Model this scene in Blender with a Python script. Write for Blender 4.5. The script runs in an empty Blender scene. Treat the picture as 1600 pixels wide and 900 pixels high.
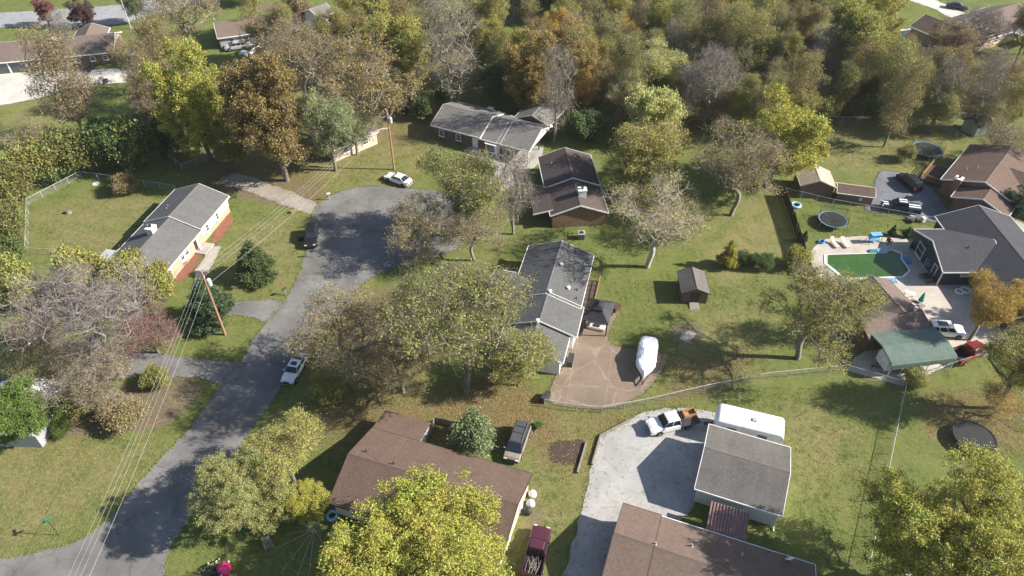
import bpy, bmesh, math, random
import numpy as np
from mathutils import Vector, Matrix

# ---------------------------------------------------------------- camera, sky, sun, exposure
PITCH = math.radians(42.0); FPX = 1130.0; CAMH = 68.0
SUN_EL = math.radians(33.0); SUN_AZ = math.radians(-3.0)      # azimuth measured from +X towards +Y
scene = bpy.context.scene
COL = scene.collection
cam_d = bpy.data.cameras.new('camera'); cam = bpy.data.objects.new('camera', cam_d); COL.objects.link(cam)
cam.location = (0, 0, CAMH); cam.rotation_euler = (math.pi/2 - PITCH, 0, 0)
cam_d.sensor_fit = 'HORIZONTAL'; cam_d.angle = 2*math.atan(800/FPX); cam_d.clip_start = 0.5; cam_d.clip_end = 9000
scene.camera = cam
world = bpy.data.worlds.new('World'); scene.world = world; world.use_nodes = True
wn = world.node_tree.nodes; wl = world.node_tree.links
sky = wn.new('ShaderNodeTexSky'); sky.sky_type = 'NISHITA'; sky.sun_disc = False
sky.sun_elevation = SUN_EL; sky.sun_rotation = math.pi/2 - SUN_AZ
sky.air_density = 1.0; sky.dust_density = 1.0
wn['Background'].inputs['Strength'].default_value = 0.08
wl.new(sky.outputs[0], wn['Background'].inputs['Color'])
sun_d = bpy.data.lights.new('sun', 'SUN'); sun = bpy.data.objects.new('sun', sun_d); COL.objects.link(sun)
sun_d.energy = 5.0; sun_d.angle = math.radians(0.55); sun_d.color = (1.0, 0.94, 0.84)
sdir = Vector((math.cos(SUN_EL)*math.cos(SUN_AZ), math.cos(SUN_EL)*math.sin(SUN_AZ), math.sin(SUN_EL)))
sun.rotation_euler = sdir.to_track_quat('Z', 'Y').to_euler(); sun.location = (60, 0, 90)
vs = scene.view_settings
vs.view_transform = 'Standard'; vs.look = 'None'; vs.exposure = 1.0; vs.gamma = 1.0; vs.use_curve_mapping = False

# ---------------------------------------------------------------- helpers
SP, CP = math.sin(PITCH), math.cos(PITCH)
def G(px, py, z=0.0):
    """point of the photograph -> point of the place at height z"""
    x = (px-800)/FPX; y = (py-450)/FPX
    d = Vector((x, CP - y*SP, -SP - y*CP)); t = (z-CAMH)/d.z
    return Vector((d.x*t, d.y*t, z))
def scale_at(p):
    return FPX/(p.y*CP - (p.z-CAMH)*SP)
def image_y(p):
    d = p - Vector((0, 0, CAMH)); return 450 - FPX*(d.y*SP + d.z*CP)/(d.y*CP - d.z*SP)
def tag(o, label=None, cat=None, group=None, kind=None):
    if label: o['label'] = label
    if cat: o['category'] = cat
    if group: o['group'] = group
    if kind: o['kind'] = kind
    return o
def empty(name, loc, rz=0.0, label=None, cat=None, group=None):
    o = bpy.data.objects.new(name, None); COL.objects.link(o); o.empty_display_size = .3
    o.location = loc; o.rotation_euler = (0, 0, rz)
    return tag(o, label, cat, group)
def copy_tree(o, parent=None):
    c = o.copy(); COL.objects.link(c); c.parent = parent
    for ch in list(o.children): copy_tree(ch, c)
    return c

class MB:
    """collects simple solids; build() links them as one mesh object"""
    def __init__(s): s.v = []; s.f = []
    def add(s, vs_, fs):
        n = len(s.v); s.v += [tuple(p) for p in vs_]; s.f += [tuple(n+i for i in f) for f in fs]; return s
    def box(s, c, d, rz=0.0, taper=1.0):
        x, y, z = d[0]/2, d[1]/2, d[2]/2; cr, sr = math.cos(rz), math.sin(rz); P = []
        for dz, k in ((-z, 1), (z, taper)):
            for a, b in ((-x, -y), (x, -y), (x, y), (-x, y)):
                a *= k; b *= k; P.append((c[0]+a*cr-b*sr, c[1]+a*sr+b*cr, c[2]+dz))
        return s.add(P, [(3, 2, 1, 0), (4, 5, 6, 7), (0, 1, 5, 4), (1, 2, 6, 5), (2, 3, 7, 6), (3, 0, 4, 7)])
    def bar(s, a, b, w, h):
        """box beam from a to b, w across, h high"""
        a = Vector(a); b = Vector(b); d = (b-a).normalized()
        u = d.cross(Vector((0, 0, 1)))
        u = Vector((1, 0, 0)) if u.length < 1e-4 else u.normalized()
        t = u.cross(d); u = u*w/2; t = t*h/2
        P = [p+q for p in (a, b) for q in (-u-t, u-t, u+t, -u+t)]
        return s.add(P, [(3, 2, 1, 0), (4, 5, 6, 7), (0, 1, 5, 4), (1, 2, 6, 5), (2, 3, 7, 6), (3, 0, 4, 7)])
    def tube(s, pts, r, n=6, cap=True):
        pts = [Vector(p) for p in pts]; rr = r if isinstance(r, (list, tuple)) else [r]*len(pts); P = []; fs = []
        for i, p in enumerate(pts):
            d = (pts[min(i+1, len(pts)-1)] - pts[max(i-1, 0)]).normalized()
            u = d.cross(Vector((0, 0, 1)))
            if u.length < 1e-3: u = d.cross(Vector((0, 1, 0)))
            u.normalize(); w = d.cross(u)
            for k in range(n):
                a = 2*math.pi*k/n; P.append(p + (u*math.cos(a)+w*math.sin(a))*rr[i])
        for i in range(len(pts)-1):
            for k in range(n):
                k2 = (k+1) % n; fs.append((i*n+k, i*n+k2, (i+1)*n+k2, (i+1)*n+k))
        if cap:
            fs.append(tuple(reversed(range(n)))); fs.append(tuple((len(pts)-1)*n+k for k in range(n)))
        return s.add(P, fs)
    def lathe(s, prof, n=16, c=(0, 0, 0), axis='z', ring=False):
        if ring: prof = list(prof)+[prof[0]]
        P = []; fs = []; m = len(prof)
        for k in range(n):
            a = 2*math.pi*k/n
            for r, z in prof:
                q = (r*math.cos(a), r*math.sin(a), z)
                if axis == 'y': q = (q[0], q[2], q[1])
                P.append((c[0]+q[0], c[1]+q[1], c[2]+q[2]))
        for k in range(n):
            k2 = (k+1) % n
            for i in range(m-1): fs.append((k*m+i, k2*m+i, k2*m+i+1, k*m+i+1))
        if ring: return s.add(P, fs)
        if prof[0][0] > 1e-6: fs.append(tuple(reversed([k*m for k in range(n)])))
        if prof[-1][0] > 1e-6: fs.append(tuple(k*m+m-1 for k in range(n)))
        return s.add(P, fs)
    def prism(s, poly, z0, z1):
        n = len(poly); P = [(p[0], p[1], z0) for p in poly] + [(p[0], p[1], z1) for p in poly]
        return s.add(P, [tuple(reversed(range(n))), tuple(range(n, 2*n))] + [(i, (i+1) % n, n+(i+1) % n, n+i) for i in range(n)])
    def extrude(s, prof, a0, a1, f):
        """closed profile (v,z) swept along u from a0 to a1; f maps (u,v,z)"""
        n = len(prof); P = [f(a0, v, z) for v, z in prof] + [f(a1, v, z) for v, z in prof]
        return s.add(P, [tuple(reversed(range(n))), tuple(range(n, 2*n))] + [(i, (i+1) % n, n+(i+1) % n, n+i) for i in range(n)])
    def quad(s, a, b, c, d): return s.add([a, b, c, d], [(0, 1, 2, 3)])
    def build(s, name, mat, parent=None, smooth=False, bevel=0, fix=True, weld=False):
        me = bpy.data.meshes.new(name); me.from_pydata(s.v, [], s.f)
        bm = bmesh.new(); bm.from_mesh(me)
        if weld: bmesh.ops.remove_doubles(bm, verts=bm.verts, dist=1e-5)
        if fix: bmesh.ops.recalc_face_normals(bm, faces=bm.faces)
        if bevel: bmesh.ops.bevel(bm, geom=bm.edges[:], offset=bevel, segments=2, affect='EDGES', clamp_overlap=True)
        uv = bm.loops.layers.uv.new('UVMap')
        Z = Vector((0, 0, 1))
        for f in bm.faces:
            n = f.normal
            if abs(n.z) > .97 or n.length < .5: h = Vector((1, 0, 0)); t = Vector((0, 1, 0))
            else: h = Z.cross(n).normalized(); t = n.cross(h)
            for l in f.loops: l[uv].uv = (l.vert.co.dot(h), l.vert.co.dot(t))
            f.smooth = smooth
        bm.to_mesh(me); bm.free()
        if mat is not None: me.materials.append(MAT[mat] if isinstance(mat, str) else mat)
        o = bpy.data.objects.new(name, me); COL.objects.link(o); o.parent = parent
        return o

def raw_mesh(name, V, Fq, mat, parent=None, smooth=False):
    """fast path: V (n,3) array, Fq (m,k) array of equal-sized faces"""
    V = np.asarray(V, np.float32); Fq = np.asarray(Fq, np.int32); me = bpy.data.meshes.new(name)
    m, k = Fq.shape
    me.vertices.add(len(V)); me.vertices.foreach_set('co', V.ravel())
    me.loops.add(m*k); me.loops.foreach_set('vertex_index', Fq.ravel())
    me.polygons.add(m); me.polygons.foreach_set('loop_start', np.arange(0, m*k, k, dtype=np.int32))
    me.polygons.foreach_set('loop_total', np.full(m, k, np.int32))
    if smooth: me.polygons.foreach_set('use_smooth', np.ones(m, bool))
    me.update(calc_edges=True); me.validate()
    me.materials.append(MAT[mat])
    o = bpy.data.objects.new(name, me); COL.objects.link(o); o.parent = parent
    return o

# ---------------------------------------------------------------- materials
MAT = {}
class NT:
    def __init__(s, name):
        s.m = bpy.data.materials.new(name); s.m.use_nodes = True; MAT[name] = s.m
        s.n = s.m.node_tree.nodes; s.l = s.m.node_tree.links; s.b = s.n['Principled BSDF']
        s.b.inputs['Specular IOR Level'].default_value = .3
    def new(s, t, **kw):
        n = s.n.new(t)
        for k, v in kw.items():
            if k in n.inputs: n.inputs[k].default_value = v
            else: setattr(n, k, v)
        return n
    def link(s, a, b): s.l.new(a, b)
    def noise(s, vec, scale, detail=4, rough=.6):
        n = s.new('ShaderNodeTexNoise'); n.inputs['Scale'].default_value = scale; n.inputs['Detail'].default_value = detail; n.inputs['Roughness'].default_value = rough
        s.link(vec, n.inputs['Vector']); return n.outputs['Fac']
    def ramp(s, fac, a, b, ca=(0, 0, 0, 1), cb=(1, 1, 1, 1)):
        r = s.new('ShaderNodeValToRGB'); e = r.color_ramp.elements; e[0].position = a; e[1].position = b
        e[0].color = tuple(ca)+((1,) if len(ca) == 3 else ()); e[1].color = tuple(cb)+((1,) if len(cb) == 3 else ())
        s.link(fac, r.inputs[0]); return r.outputs[0]
    def mix(s, fac, a, b, mode='MIX'):
        n = s.new('ShaderNodeMix', data_type='RGBA', blend_type=mode)
        for v, i in ((fac, 0), (a, 6), (b, 7)):
            if isinstance(v, (int, float)): n.inputs[i].default_value = v
            elif isinstance(v, (tuple, list)): n.inputs[i].default_value = tuple(v)+((1,) if len(v) == 3 else ())
            else: s.link(v, n.inputs[i])
        return n.outputs[2]
    def math(s, op, a, b=0.0):
        n = s.new('ShaderNodeMath', operation=op)
        for v, i in ((a, 0), (b, 1)):
            if isinstance(v, (int, float)): n.inputs[i].default_value = v
            else: s.link(v, n.inputs[i])
        return n.outputs[0]
    def coord(s, w='Object'): return s.new('ShaderNodeTexCoord').outputs[w]
    def geo(s, w): return s.new('ShaderNodeNewGeometry').outputs[w]
    def bump(s, h, strength=.3, dist=.05):
        b = s.new('ShaderNodeBump'); b.inputs['Strength'].default_value = strength; b.inputs['Distance'].default_value = dist
        s.link(h, b.inputs['Height']); s.link(b.outputs[0], s.b.inputs['Normal'])
    def done(s, col, rough=.8, metal=0.0, spec=None):
        if isinstance(col, (tuple, list)): s.b.inputs['Base Color'].default_value = tuple(col)+(1,)
        else: s.link(col, s.b.inputs['Base Color'])
        s.b.inputs['Roughness'].default_value = rough; s.b.inputs['Metallic'].default_value = metal
        if spec is not None: s.b.inputs['Specular IOR Level'].default_value = spec
        return s.m

def mk_plain(name, c, rough=.6, var=.18, sc=1.5, metal=0.0, bump=0.0, spec=None):
    t = NT(name); P = t.coord(); n = t.noise(P, sc, 5)
    n2 = t.noise(P, sc*9, 3)
    col = t.mix(t.ramp(n, .3, .7), tuple(x*(1-var) for x in c), tuple(min(1, x*(1+var)) for x in c))
    col = t.mix(t.math('MULTIPLY', n2, var), col, tuple(x*.55 for x in c))
    if bump: t.bump(n2, bump, .03)
    return t.done(col, rough, metal, spec)
def mk_shingle(name, c, stain=.35, lines=.45):
    t = NT(name); uv = t.coord('UV'); P = t.coord()
    br = t.new('ShaderNodeTexBrick', offset=.5); t.link(uv, br.inputs['Vector'])
    br.inputs['Scale'].default_value = 1; br.inputs['Brick Width'].default_value = .33; br.inputs['Row Height'].default_value = .24
    br.inputs['Mortar Size'].default_value = .03; br.inputs['Mortar Smooth'].default_value = .4; br.inputs['Bias'].default_value = 0
    br.inputs['Color1'].default_value = tuple(x*.86 for x in c)+(1,); br.inputs['Color2'].default_value = tuple(x*1.16 for x in c)+(1,)
    br.inputs['Mortar'].default_value = tuple(x*(1-lines) for x in c)+(1,)
    st = t.new('ShaderNodeMapping'); st.inputs['Scale'].default_value = (.9, .16, 1); t.link(uv, st.inputs['Vector'])
    s1 = t.ramp(t.noise(st.outputs[0], 1.0, 5), .4, .75); s2 = t.ramp(t.noise(P, .35, 4), .35, .7)
    col = t.mix(t.math('MULTIPLY', s1, stain), br.outputs['Color'], tuple(x*.5 for x in c))
    col = t.mix(t.math('MULTIPLY', s2, stain*.7), col, tuple(min(1, x*1.35) for x in c))
    gr = t.noise(P, 28, 2); col = t.mix(t.math('MULTIPLY', gr, .3), col, tuple(x*.6 for x in c))
    t.bump(br.outputs['Fac'], -.35, .02)
    return t.done(col, .92, 0, .15)
def mk_brick(name, c1, c2, mortar):
    t = NT(name); uv = t.coord('UV'); P = t.coord()
    br = t.new('ShaderNodeTexBrick', offset=.5); t.link(uv, br.inputs['Vector'])
    br.inputs['Scale'].default_value = 1; br.inputs['Brick Width'].default_value = .24; br.inputs['Row Height'].default_value = .085
    br.inputs['Mortar Size'].default_value = .008; br.inputs['Mortar Smooth'].default_value = .2
    br.inputs['Color1'].default_value = c1+(1,); br.inputs['Color2'].default_value = c2+(1,); br.inputs['Mortar'].default_value = mortar+(1,)
    n = t.ramp(t.noise(P, 2.2, 5), .35, .7)
    col = t.mix(t.math('MULTIPLY', n, .45), br.outputs['Color'], tuple(x*.55 for x in c1))
    t.bump(br.outputs['Fac'], -.3, .01)
    return t.done(col, .9, 0, .2)
def mk_siding(name, c, pitch=.14):
    t = NT(name); uv = t.coord('UV'); s = t.new('ShaderNodeSeparateXYZ'); t.link(uv, s.inputs[0])
    f = t.math('FRACT', t.math('DIVIDE', s.outputs['Y'], pitch))
    col = t.mix(t.ramp(f, .0, .16), tuple(x*.6 for x in c), c)
    col = t.mix(t.math('MULTIPLY', t.noise(t.coord(), 1.3, 4), .25), col, tuple(x*.7 for x in c))
    t.bump(f, .4, .02); return t.done(col, .6)
def mk_asphalt(name, c, scale=1.0, patch=.3, crack=True, light=1.5):
    t = NT(name); P = t.coord()
    a = t.noise(P, .16*scale, 5); b = t.noise(P, 1.1*scale, 5); g = t.noise(P, 18, 3, .8)
    col = t.mix(t.ramp(a, .35, .68), tuple(x*(1-patch) for x in c), tuple(x*(1+patch*.7) for x in c))
    col = t.mix(t.math('MULTIPLY', t.ramp(b, .45, .75), .4), col, tuple(x*.62 for x in c))
    col = t.mix(t.math('MULTIPLY', t.ramp(g, .5, .78), .5), col, tuple(min(1, x*light) for x in c))
    pt = t.noise(P, .55, 2, .4); col = t.mix(t.math('MULTIPLY', t.ramp(pt, .60, .63), .28), col, tuple(x*.55 for x in c))
    if crack:
        v = t.new('ShaderNodeTexVoronoi', feature='DISTANCE_TO_EDGE'); v.inputs['Scale'].default_value = .22
        w = t.new('ShaderNodeVectorMath', operation='ADD'); nz = t.new('ShaderNodeTexNoise'); nz.inputs['Scale'].default_value = .7; t.link(P, nz.inputs['Vector'])
        t.link(P, w.inputs[0]); t.link(nz.outputs['Color'], w.inputs[1]); t.link(w.outputs[0], v.inputs['Vector'])
        col = t.mix(t.math('MULTIPLY', t.ramp(v.outputs['Distance'], .0, .011, (1, 1, 1), (0, 0, 0)), .45), col, tuple(x*.35 for x in c))
    t.bump(g, .4, .02)
    return t.done(col, .9, 0, .2)
def mk_gravel(name, c):
    t = NT(name); P = t.coord()
    v = t.new('ShaderNodeTexVoronoi'); v.inputs['Scale'].default_value = 11; t.link(P, v.inputs['Vector'])
    a = t.noise(P, .3, 5); b = t.noise(P, 1.6, 6, .7); d = t.noise(P, .7, 6, .7)
    col = t.mix(t.ramp(a, .3, .7), tuple(x*.8 for x in c), tuple(x*1.15 for x in c))
    s = t.new('ShaderNodeSeparateColor'); t.link(v.outputs['Color'], s.inputs[0])
    col = t.mix(t.math('MULTIPLY', s.outputs[0], .5), col, tuple(x*.6 for x in c))
    col = t.mix(t.math('MULTIPLY', t.ramp(b, .54, .69), .6), col, (.14, .115, .08))
    col = t.mix(t.math('MULTIPLY', t.ramp(d, .62, .74), .6), col, (.085, .09, .04))
    t.bump(v.outputs['Distance'], .5, .03)
    return t.done(col, .95, 0, .15)
def mk_concrete(name, c, joint=3.0, vein=0.0, angle=0.0):
    t = NT(name); P0 = t.coord()
    mp = t.new('ShaderNodeMapping'); mp.inputs['Rotation'].default_value = (0, 0, angle); t.link(P0, mp.inputs['Vector']); P = mp.outputs[0]
    a = t.noise(P, .35, 5); b = t.noise(P, 1.7, 6, .7)
    col = t.mix(t.ramp(a, .3, .7), tuple(x*.82 for x in c), tuple(x*1.15 for x in c))
    col = t.mix(t.math('MULTIPLY', t.ramp(b, .42, .75), .35), col, tuple(x*.6 for x in c))
    if vein:
        w = t.new('ShaderNodeVectorMath', operation='ADD'); nz = t.new('ShaderNodeTexNoise'); nz.inputs['Scale'].default_value = .35; t.link(P, nz.inputs['Vector'])
        t.link(P, w.inputs[0]); t.link(nz.outputs['Color'], w.inputs[1])
        v = t.new('ShaderNodeTexVoronoi', feature='DISTANCE_TO_EDGE'); v.inputs['Scale'].default_value = .24; t.link(w.outputs[0], v.inputs['Vector'])
        lf = t.ramp(v.outputs['Distance'], .004, .045, (1, 1, 1), (0, 0, 0))
        col = t.mix(t.math('MULTIPLY', t.math('MULTIPLY', lf, t.ramp(t.noise(P, .9, 3), .35, .6)), vein), col, tuple(min(1, x*1.9) for x in c))
    if joint:
        br = t.new('ShaderNodeTexBrick', offset=0.0); t.link(P, br.inputs['Vector']); br.inputs['Scale'].default_value = 1
        br.inputs['Brick Width'].default_value = joint; br.inputs['Row Height'].default_value = joint
        br.inputs['Mortar Size'].default_value = .03; br.inputs['Mortar Smooth'].default_value = .3
        col = t.mix(t.math('MULTIPLY', br.outputs['Fac'], .55), col, tuple((x*1.8 if vein else x*.5) for x in c))
    g = t.noise(P, 14, 3); t.bump(g, .25, .02)
    return t.done(col, .88, 0, .2)
def mk_paint(name, c, rough=.32, coat=.5):
    t = NT(name); P = t.coord(); n = t.noise(P, 3, 4)
    col = t.mix(t.math('MULTIPLY', t.ramp(n, .4, .8), .22), c, tuple(.6*x+.06 for x in c))
    t.b.inputs['Coat Weight'].default_value = coat; t.b.inputs['Coat Roughness'].default_value = .12
    return t.done(col, rough, .0, .4)
def mk_leaf(name):
    """leaf colour = object colour, varied leaf by leaf and clump by clump; alpha = share of turned (russet) leaves"""
    t = NT(name); oi = t.new('ShaderNodeObjectInfo'); P = t.coord(); r = t.geo('Random Per Island')
    n = t.noise(P, .8, 3); n2 = t.noise(P, 1.9, 3)
    base = oi.outputs['Color']
    hs = t.new('ShaderNodeHueSaturation'); t.link(base, hs.inputs['Color'])
    t.link(t.math('ADD', t.math('MULTIPLY', r, .09), t.math('ADD', t.math('MULTIPLY', n, .12), .395)), hs.inputs['Hue'])
    t.link(t.math('ADD', t.math('MULTIPLY', r, .8), t.math('ADD', t.math('MULTIPLY', n2, .9), .18)), hs.inputs['Value'])
    turned = t.mix(r, (.30, .10, .025), (.34, .20, .05))
    amt = t.math('MULTIPLY', t.ramp(t.math('ADD', n, t.math('MULTIPLY', r, .35)), .55, .75), t.math('SUBTRACT', 1.0, oi.outputs['Alpha']))
    col = t.mix(amt, hs.outputs[0], turned)
    t.link(col, t.b.inputs['Base Color']); t.b.inputs['Roughness'].default_value = .6; t.b.inputs['Specular IOR Level'].default_value = .25
    tr = t.new('ShaderNodeBsdfTranslucent'); t.link(col, tr.inputs['Color'])
    mx = t.new('ShaderNodeMixShader'); mx.inputs[0].default_value = .33
    t.link(t.b.outputs[0], mx.inputs[1]); t.link(tr.outputs[0], mx.inputs[2]); t.link(mx.outputs[0], t.n['Material Output'].inputs['Surface'])
def mk_bark(name, c):
    t = NT(name); P = t.coord(); n = t.noise(P, 2.5, 5)
    mp = t.new('ShaderNodeMapping'); mp.inputs['Scale'].default_value = (6, 6, .8); t.link(P, mp.inputs['Vector']); g = t.noise(mp.outputs[0], 2, 4)
    col = t.mix(t.ramp(n, .3, .7), tuple(x*.65 for x in c), tuple(x*1.25 for x in c)); t.bump(g, .6, .05)
    return t.done(col, .9, 0, .15)
def mk_ground(name):
    t = NT(name); P = t.coord()
    at = t.new('ShaderNodeAttribute', attribute_name='cover'); sp = t.new('ShaderNodeSeparateColor'); t.link(at.outputs['Color'], sp.inputs[0])
    dry, lit, dirt = sp.outputs[0], sp.outputs[1], sp.outputs[2]
    a = t.noise(P, .045, 4); b = t.noise(P, .33, 5); c = t.noise(P, 1.9, 5, .7); d = t.noise(P, 9, 4, .75)
    green = t.mix(t.ramp(b, .32, .68), (.085, .128, .028), (.19, .215, .062))
    green = t.mix(t.math('MULTIPLY', t.ramp(c, .42, .62), .6), green, (.25, .262, .09))
    wv = t.new('ShaderNodeTexWave'); wv.inputs['Scale'].default_value = .28; wv.inputs['Distortion'].default_value = 5; wv.inputs['Detail'].default_value = 3; wv.inputs['Detail Scale'].default_value = .4; t.link(P, wv.inputs['Vector'])
    green = t.mix(t.math('MULTIPLY', wv.outputs['Fac'], .28), green, (.20, .225, .07))
    dryc = t.mix(t.ramp(c, .3, .7), (.235, .205, .085), (.33, .285, .140))
    dm = t.math('ADD', t.math('MULTIPLY', t.ramp(a, .42, .66), .24), t.math('MULTIPLY', dry, .85))
    dm = t.math('MULTIPLY', dm, t.ramp(t.math('ADD', t.math('MULTIPLY', b, .6), t.math('MULTIPLY', c, .4)), .36, .58))
    col = t.mix(dm, green, dryc)
    dirtc = t.mix(t.ramp(c, .3, .7), (.16, .125, .085), (.27, .22, .155))
    dk = t.ramp(t.math('ADD', dirt, t.math('MULTIPLY', t.math('SUBTRACT', c, .5), .9)), .4, .62)
    col = t.mix(dk, col, dirtc)
    v = t.new('ShaderNodeTexVoronoi'); v.inputs['Scale'].default_value = 5.5; t.link(P, v.inputs['Vector'])
    vs_ = t.new('ShaderNodeSeparateColor'); t.link(v.outputs['Color'], vs_.inputs[0])
    leafc = t.mix(vs_.outputs[0], (.15, .095, .055), (.30, .205, .12))
    lk = t.math('GREATER_THAN', t.math('ADD', t.math('MULTIPLY', lit, .58), t.math('MULTIPLY', b, .55)), t.math('ADD', t.math('MULTIPLY', vs_.outputs[1], .75), .27))
    col = t.mix(t.math('MULTIPLY', lk, .75), col, leafc)
    col = t.mix(t.math('MULTIPLY', t.ramp(d, .42, .66), .6), col, (.04, .052, .014))
    h = t.math('ADD', t.math('MULTIPLY', c, .5), d); t.bump(h, .8, .12)
    return t.done(col, .95, 0, .1)
def mk_water(name):
    t = NT(name); P = t.coord(); n = t.noise(P, .5, 4)
    col = t.mix(t.ramp(n, .3, .7), (.035, .09, .018), (.055, .12, .026)); w = t.noise(P, 5, 3); t.bump(w, .05, .02)
    return t.done(col, .08, 0, .4)

mk_leaf('leaf'); mk_ground('ground'); mk_water('pool_water')
mk_bark('bark', (.20, .175, .145)); mk_bark('bark_pale', (.27, .245, .215)); mk_bark('bark_white', (.40, .375, .335)); mk_bark('bark_mauve', (.25, .222, .208)); mk_bark('bark_dark', (.09, .075, .06))
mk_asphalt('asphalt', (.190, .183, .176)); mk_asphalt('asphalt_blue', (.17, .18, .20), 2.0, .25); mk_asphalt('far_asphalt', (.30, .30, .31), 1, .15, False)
mk_gravel('gravel', (.42, .41, .395)); mk_gravel('gravel_tan', (.36, .32, .27))
mk_concrete('concrete', (.40, .37, .33), 3.0); mk_concrete('patio', (.225, .172, .130), 4.6, .42, .2); mk_concrete('deck_concrete', (.47, .42, .37), 3.2)
mk_concrete('pale_concrete', (.55, .52, .47), 4.0)
mk_shingle('shingle_grey', (.215, .203, .19)); mk_shingle('shingle_umber', (.115, .092, .085)); mk_shingle('shingle_slate', (.135, .135, .135), .3); mk_shingle('shingle_mid', (.155, .15, .15)); mk_shingle('shingle_dark', (.075, .075, .085), .3)
mk_shingle('shingle_brown', (.165, .115, .092)); mk_shingle('shingle_tan', (.20, .145, .118), .25, .3); mk_shingle('shingle_charcoal', (.105, .103, .108))
mk_shingle('shingle_dusk', (.20, .155, .135), .25); mk_shingle('shingle_weathered', (.165, .152, .142), .6)
mk_brick('brick_red', (.24, .115, .075), (.30, .16, .105), (.36, .32, .27)); mk_brick('brick_dark', (.11, .065, .05), (.21, .12, .09), (.27, .24, .2))
mk_brick('brick_tan', (.42, .27, .17), (.52, .38, .26), (.55, .5, .43)); mk_brick('brick_brown', (.20, .115, .07), (.27, .165, .105), (.3, .25, .2))
mk_siding('siding_white', (.78, .77, .74)); mk_siding('siding_navy', (.045, .055, .075)); mk_siding('siding_cream', (.62, .52, .40)); mk_siding('siding_grey', (.36, .37, .39)); mk_siding('siding_brown', (.15, .10, .07))
for nm, c, r in (('trim_white', (.8, .8, .78), .5), ('trim_dark', (.06, .06, .06), .5), ('wood', (.36, .22, .12), .8), ('wood_grey', (.25, .22, .19), .9), ('wood_dark', (.085, .06, .045), .85),
                 ('wood_orange', (.46, .24, .10), .8), ('metal_grey', (.42, .43, .44), .4), ('metal_dark', (.05, .05, .055), .45), ('galvanised', (.50, .51, .52), .45),
                 ('green_metal', (.115, .165, .14), .55), ('maroon_metal', (.27, .17, .15), .45), ('tan_metal', (.52, .44, .36), .5), ('rubber', (.022, .022, .022), .8),
                 ('plastic_black', (.03, .03, .03), .5), ('plastic_white', (.8, .8, .8), .4), ('plastic_blue', (.05, .25, .55), .4), ('plastic_teal', (.04, .36, .38), .5),
                 ('plastic_red', (.6, .05, .03), .4), ('plastic_pink', (.72, .04, .20), .4), ('fabric_cream', (.66, .60, .52), .9), ('fabric_blue', (.16, .40, .66), .9), ('fabric_green', (.03, .28, .22), .9),
                 ('mulch', (.25, .105, .07), .95), ('soil', (.07, .05, .04), .95), ('stone', (.44, .40, .35), .9), ('pink_cushion', (.66, .52, .46), .9), ('pool_blue', (.30, .55, .75), .4),
                 ('ash', (.36, .355, .35), .95), ('wire', (.40, .40, .40), .5), ('sign_green', (.02, .22, .13), .4), ('door_dark', (.09, .05, .04), .5), ('lamp_grey', (.55, .56, .58), .4), ('orange_plastic', (.75, .22, .05), .5), ('net', (.035, .04, .04), .9), ('pad_blue', (.16, .28, .36), .6), ('pole_wood', (.33, .21, .13), .9), ('pole_orange', (.38, .21, .12), .85)):
    mk_plain(nm, c, r, .15, 1.2)
for nm, c in (('paint_white', (.80, .80, .80)), ('paint_black', (.012, .012, .014)), ('paint_grey', (.075, .078, .085)), ('paint_maroon', (.075, .018, .032)), ('paint_red', (.19, .018, .02)),
              ('paint_navy', (.016, .022, .045)), ('paint_silver', (.42, .43, .45)), ('paint_taupe', (.28, .25, .21))): mk_paint(nm, c)
mk_plain('glass', (.022, .028, .034), .07, .1, 1, 0, 0, .8); mk_plain('pane', (.06, .075, .09), .1, .2, .6, 0, 0, .8); mk_plain('light_glass', (.7, .7, .66), .15); mk_plain('tail_red', (.45, .02, .015), .2)
mk_plain('chrome', (.6, .6, .6), .2, .1, 1, .9); mk_plain('tarp', (.78, .82, .88), .38, .06, 2.5, 0, .5)

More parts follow.
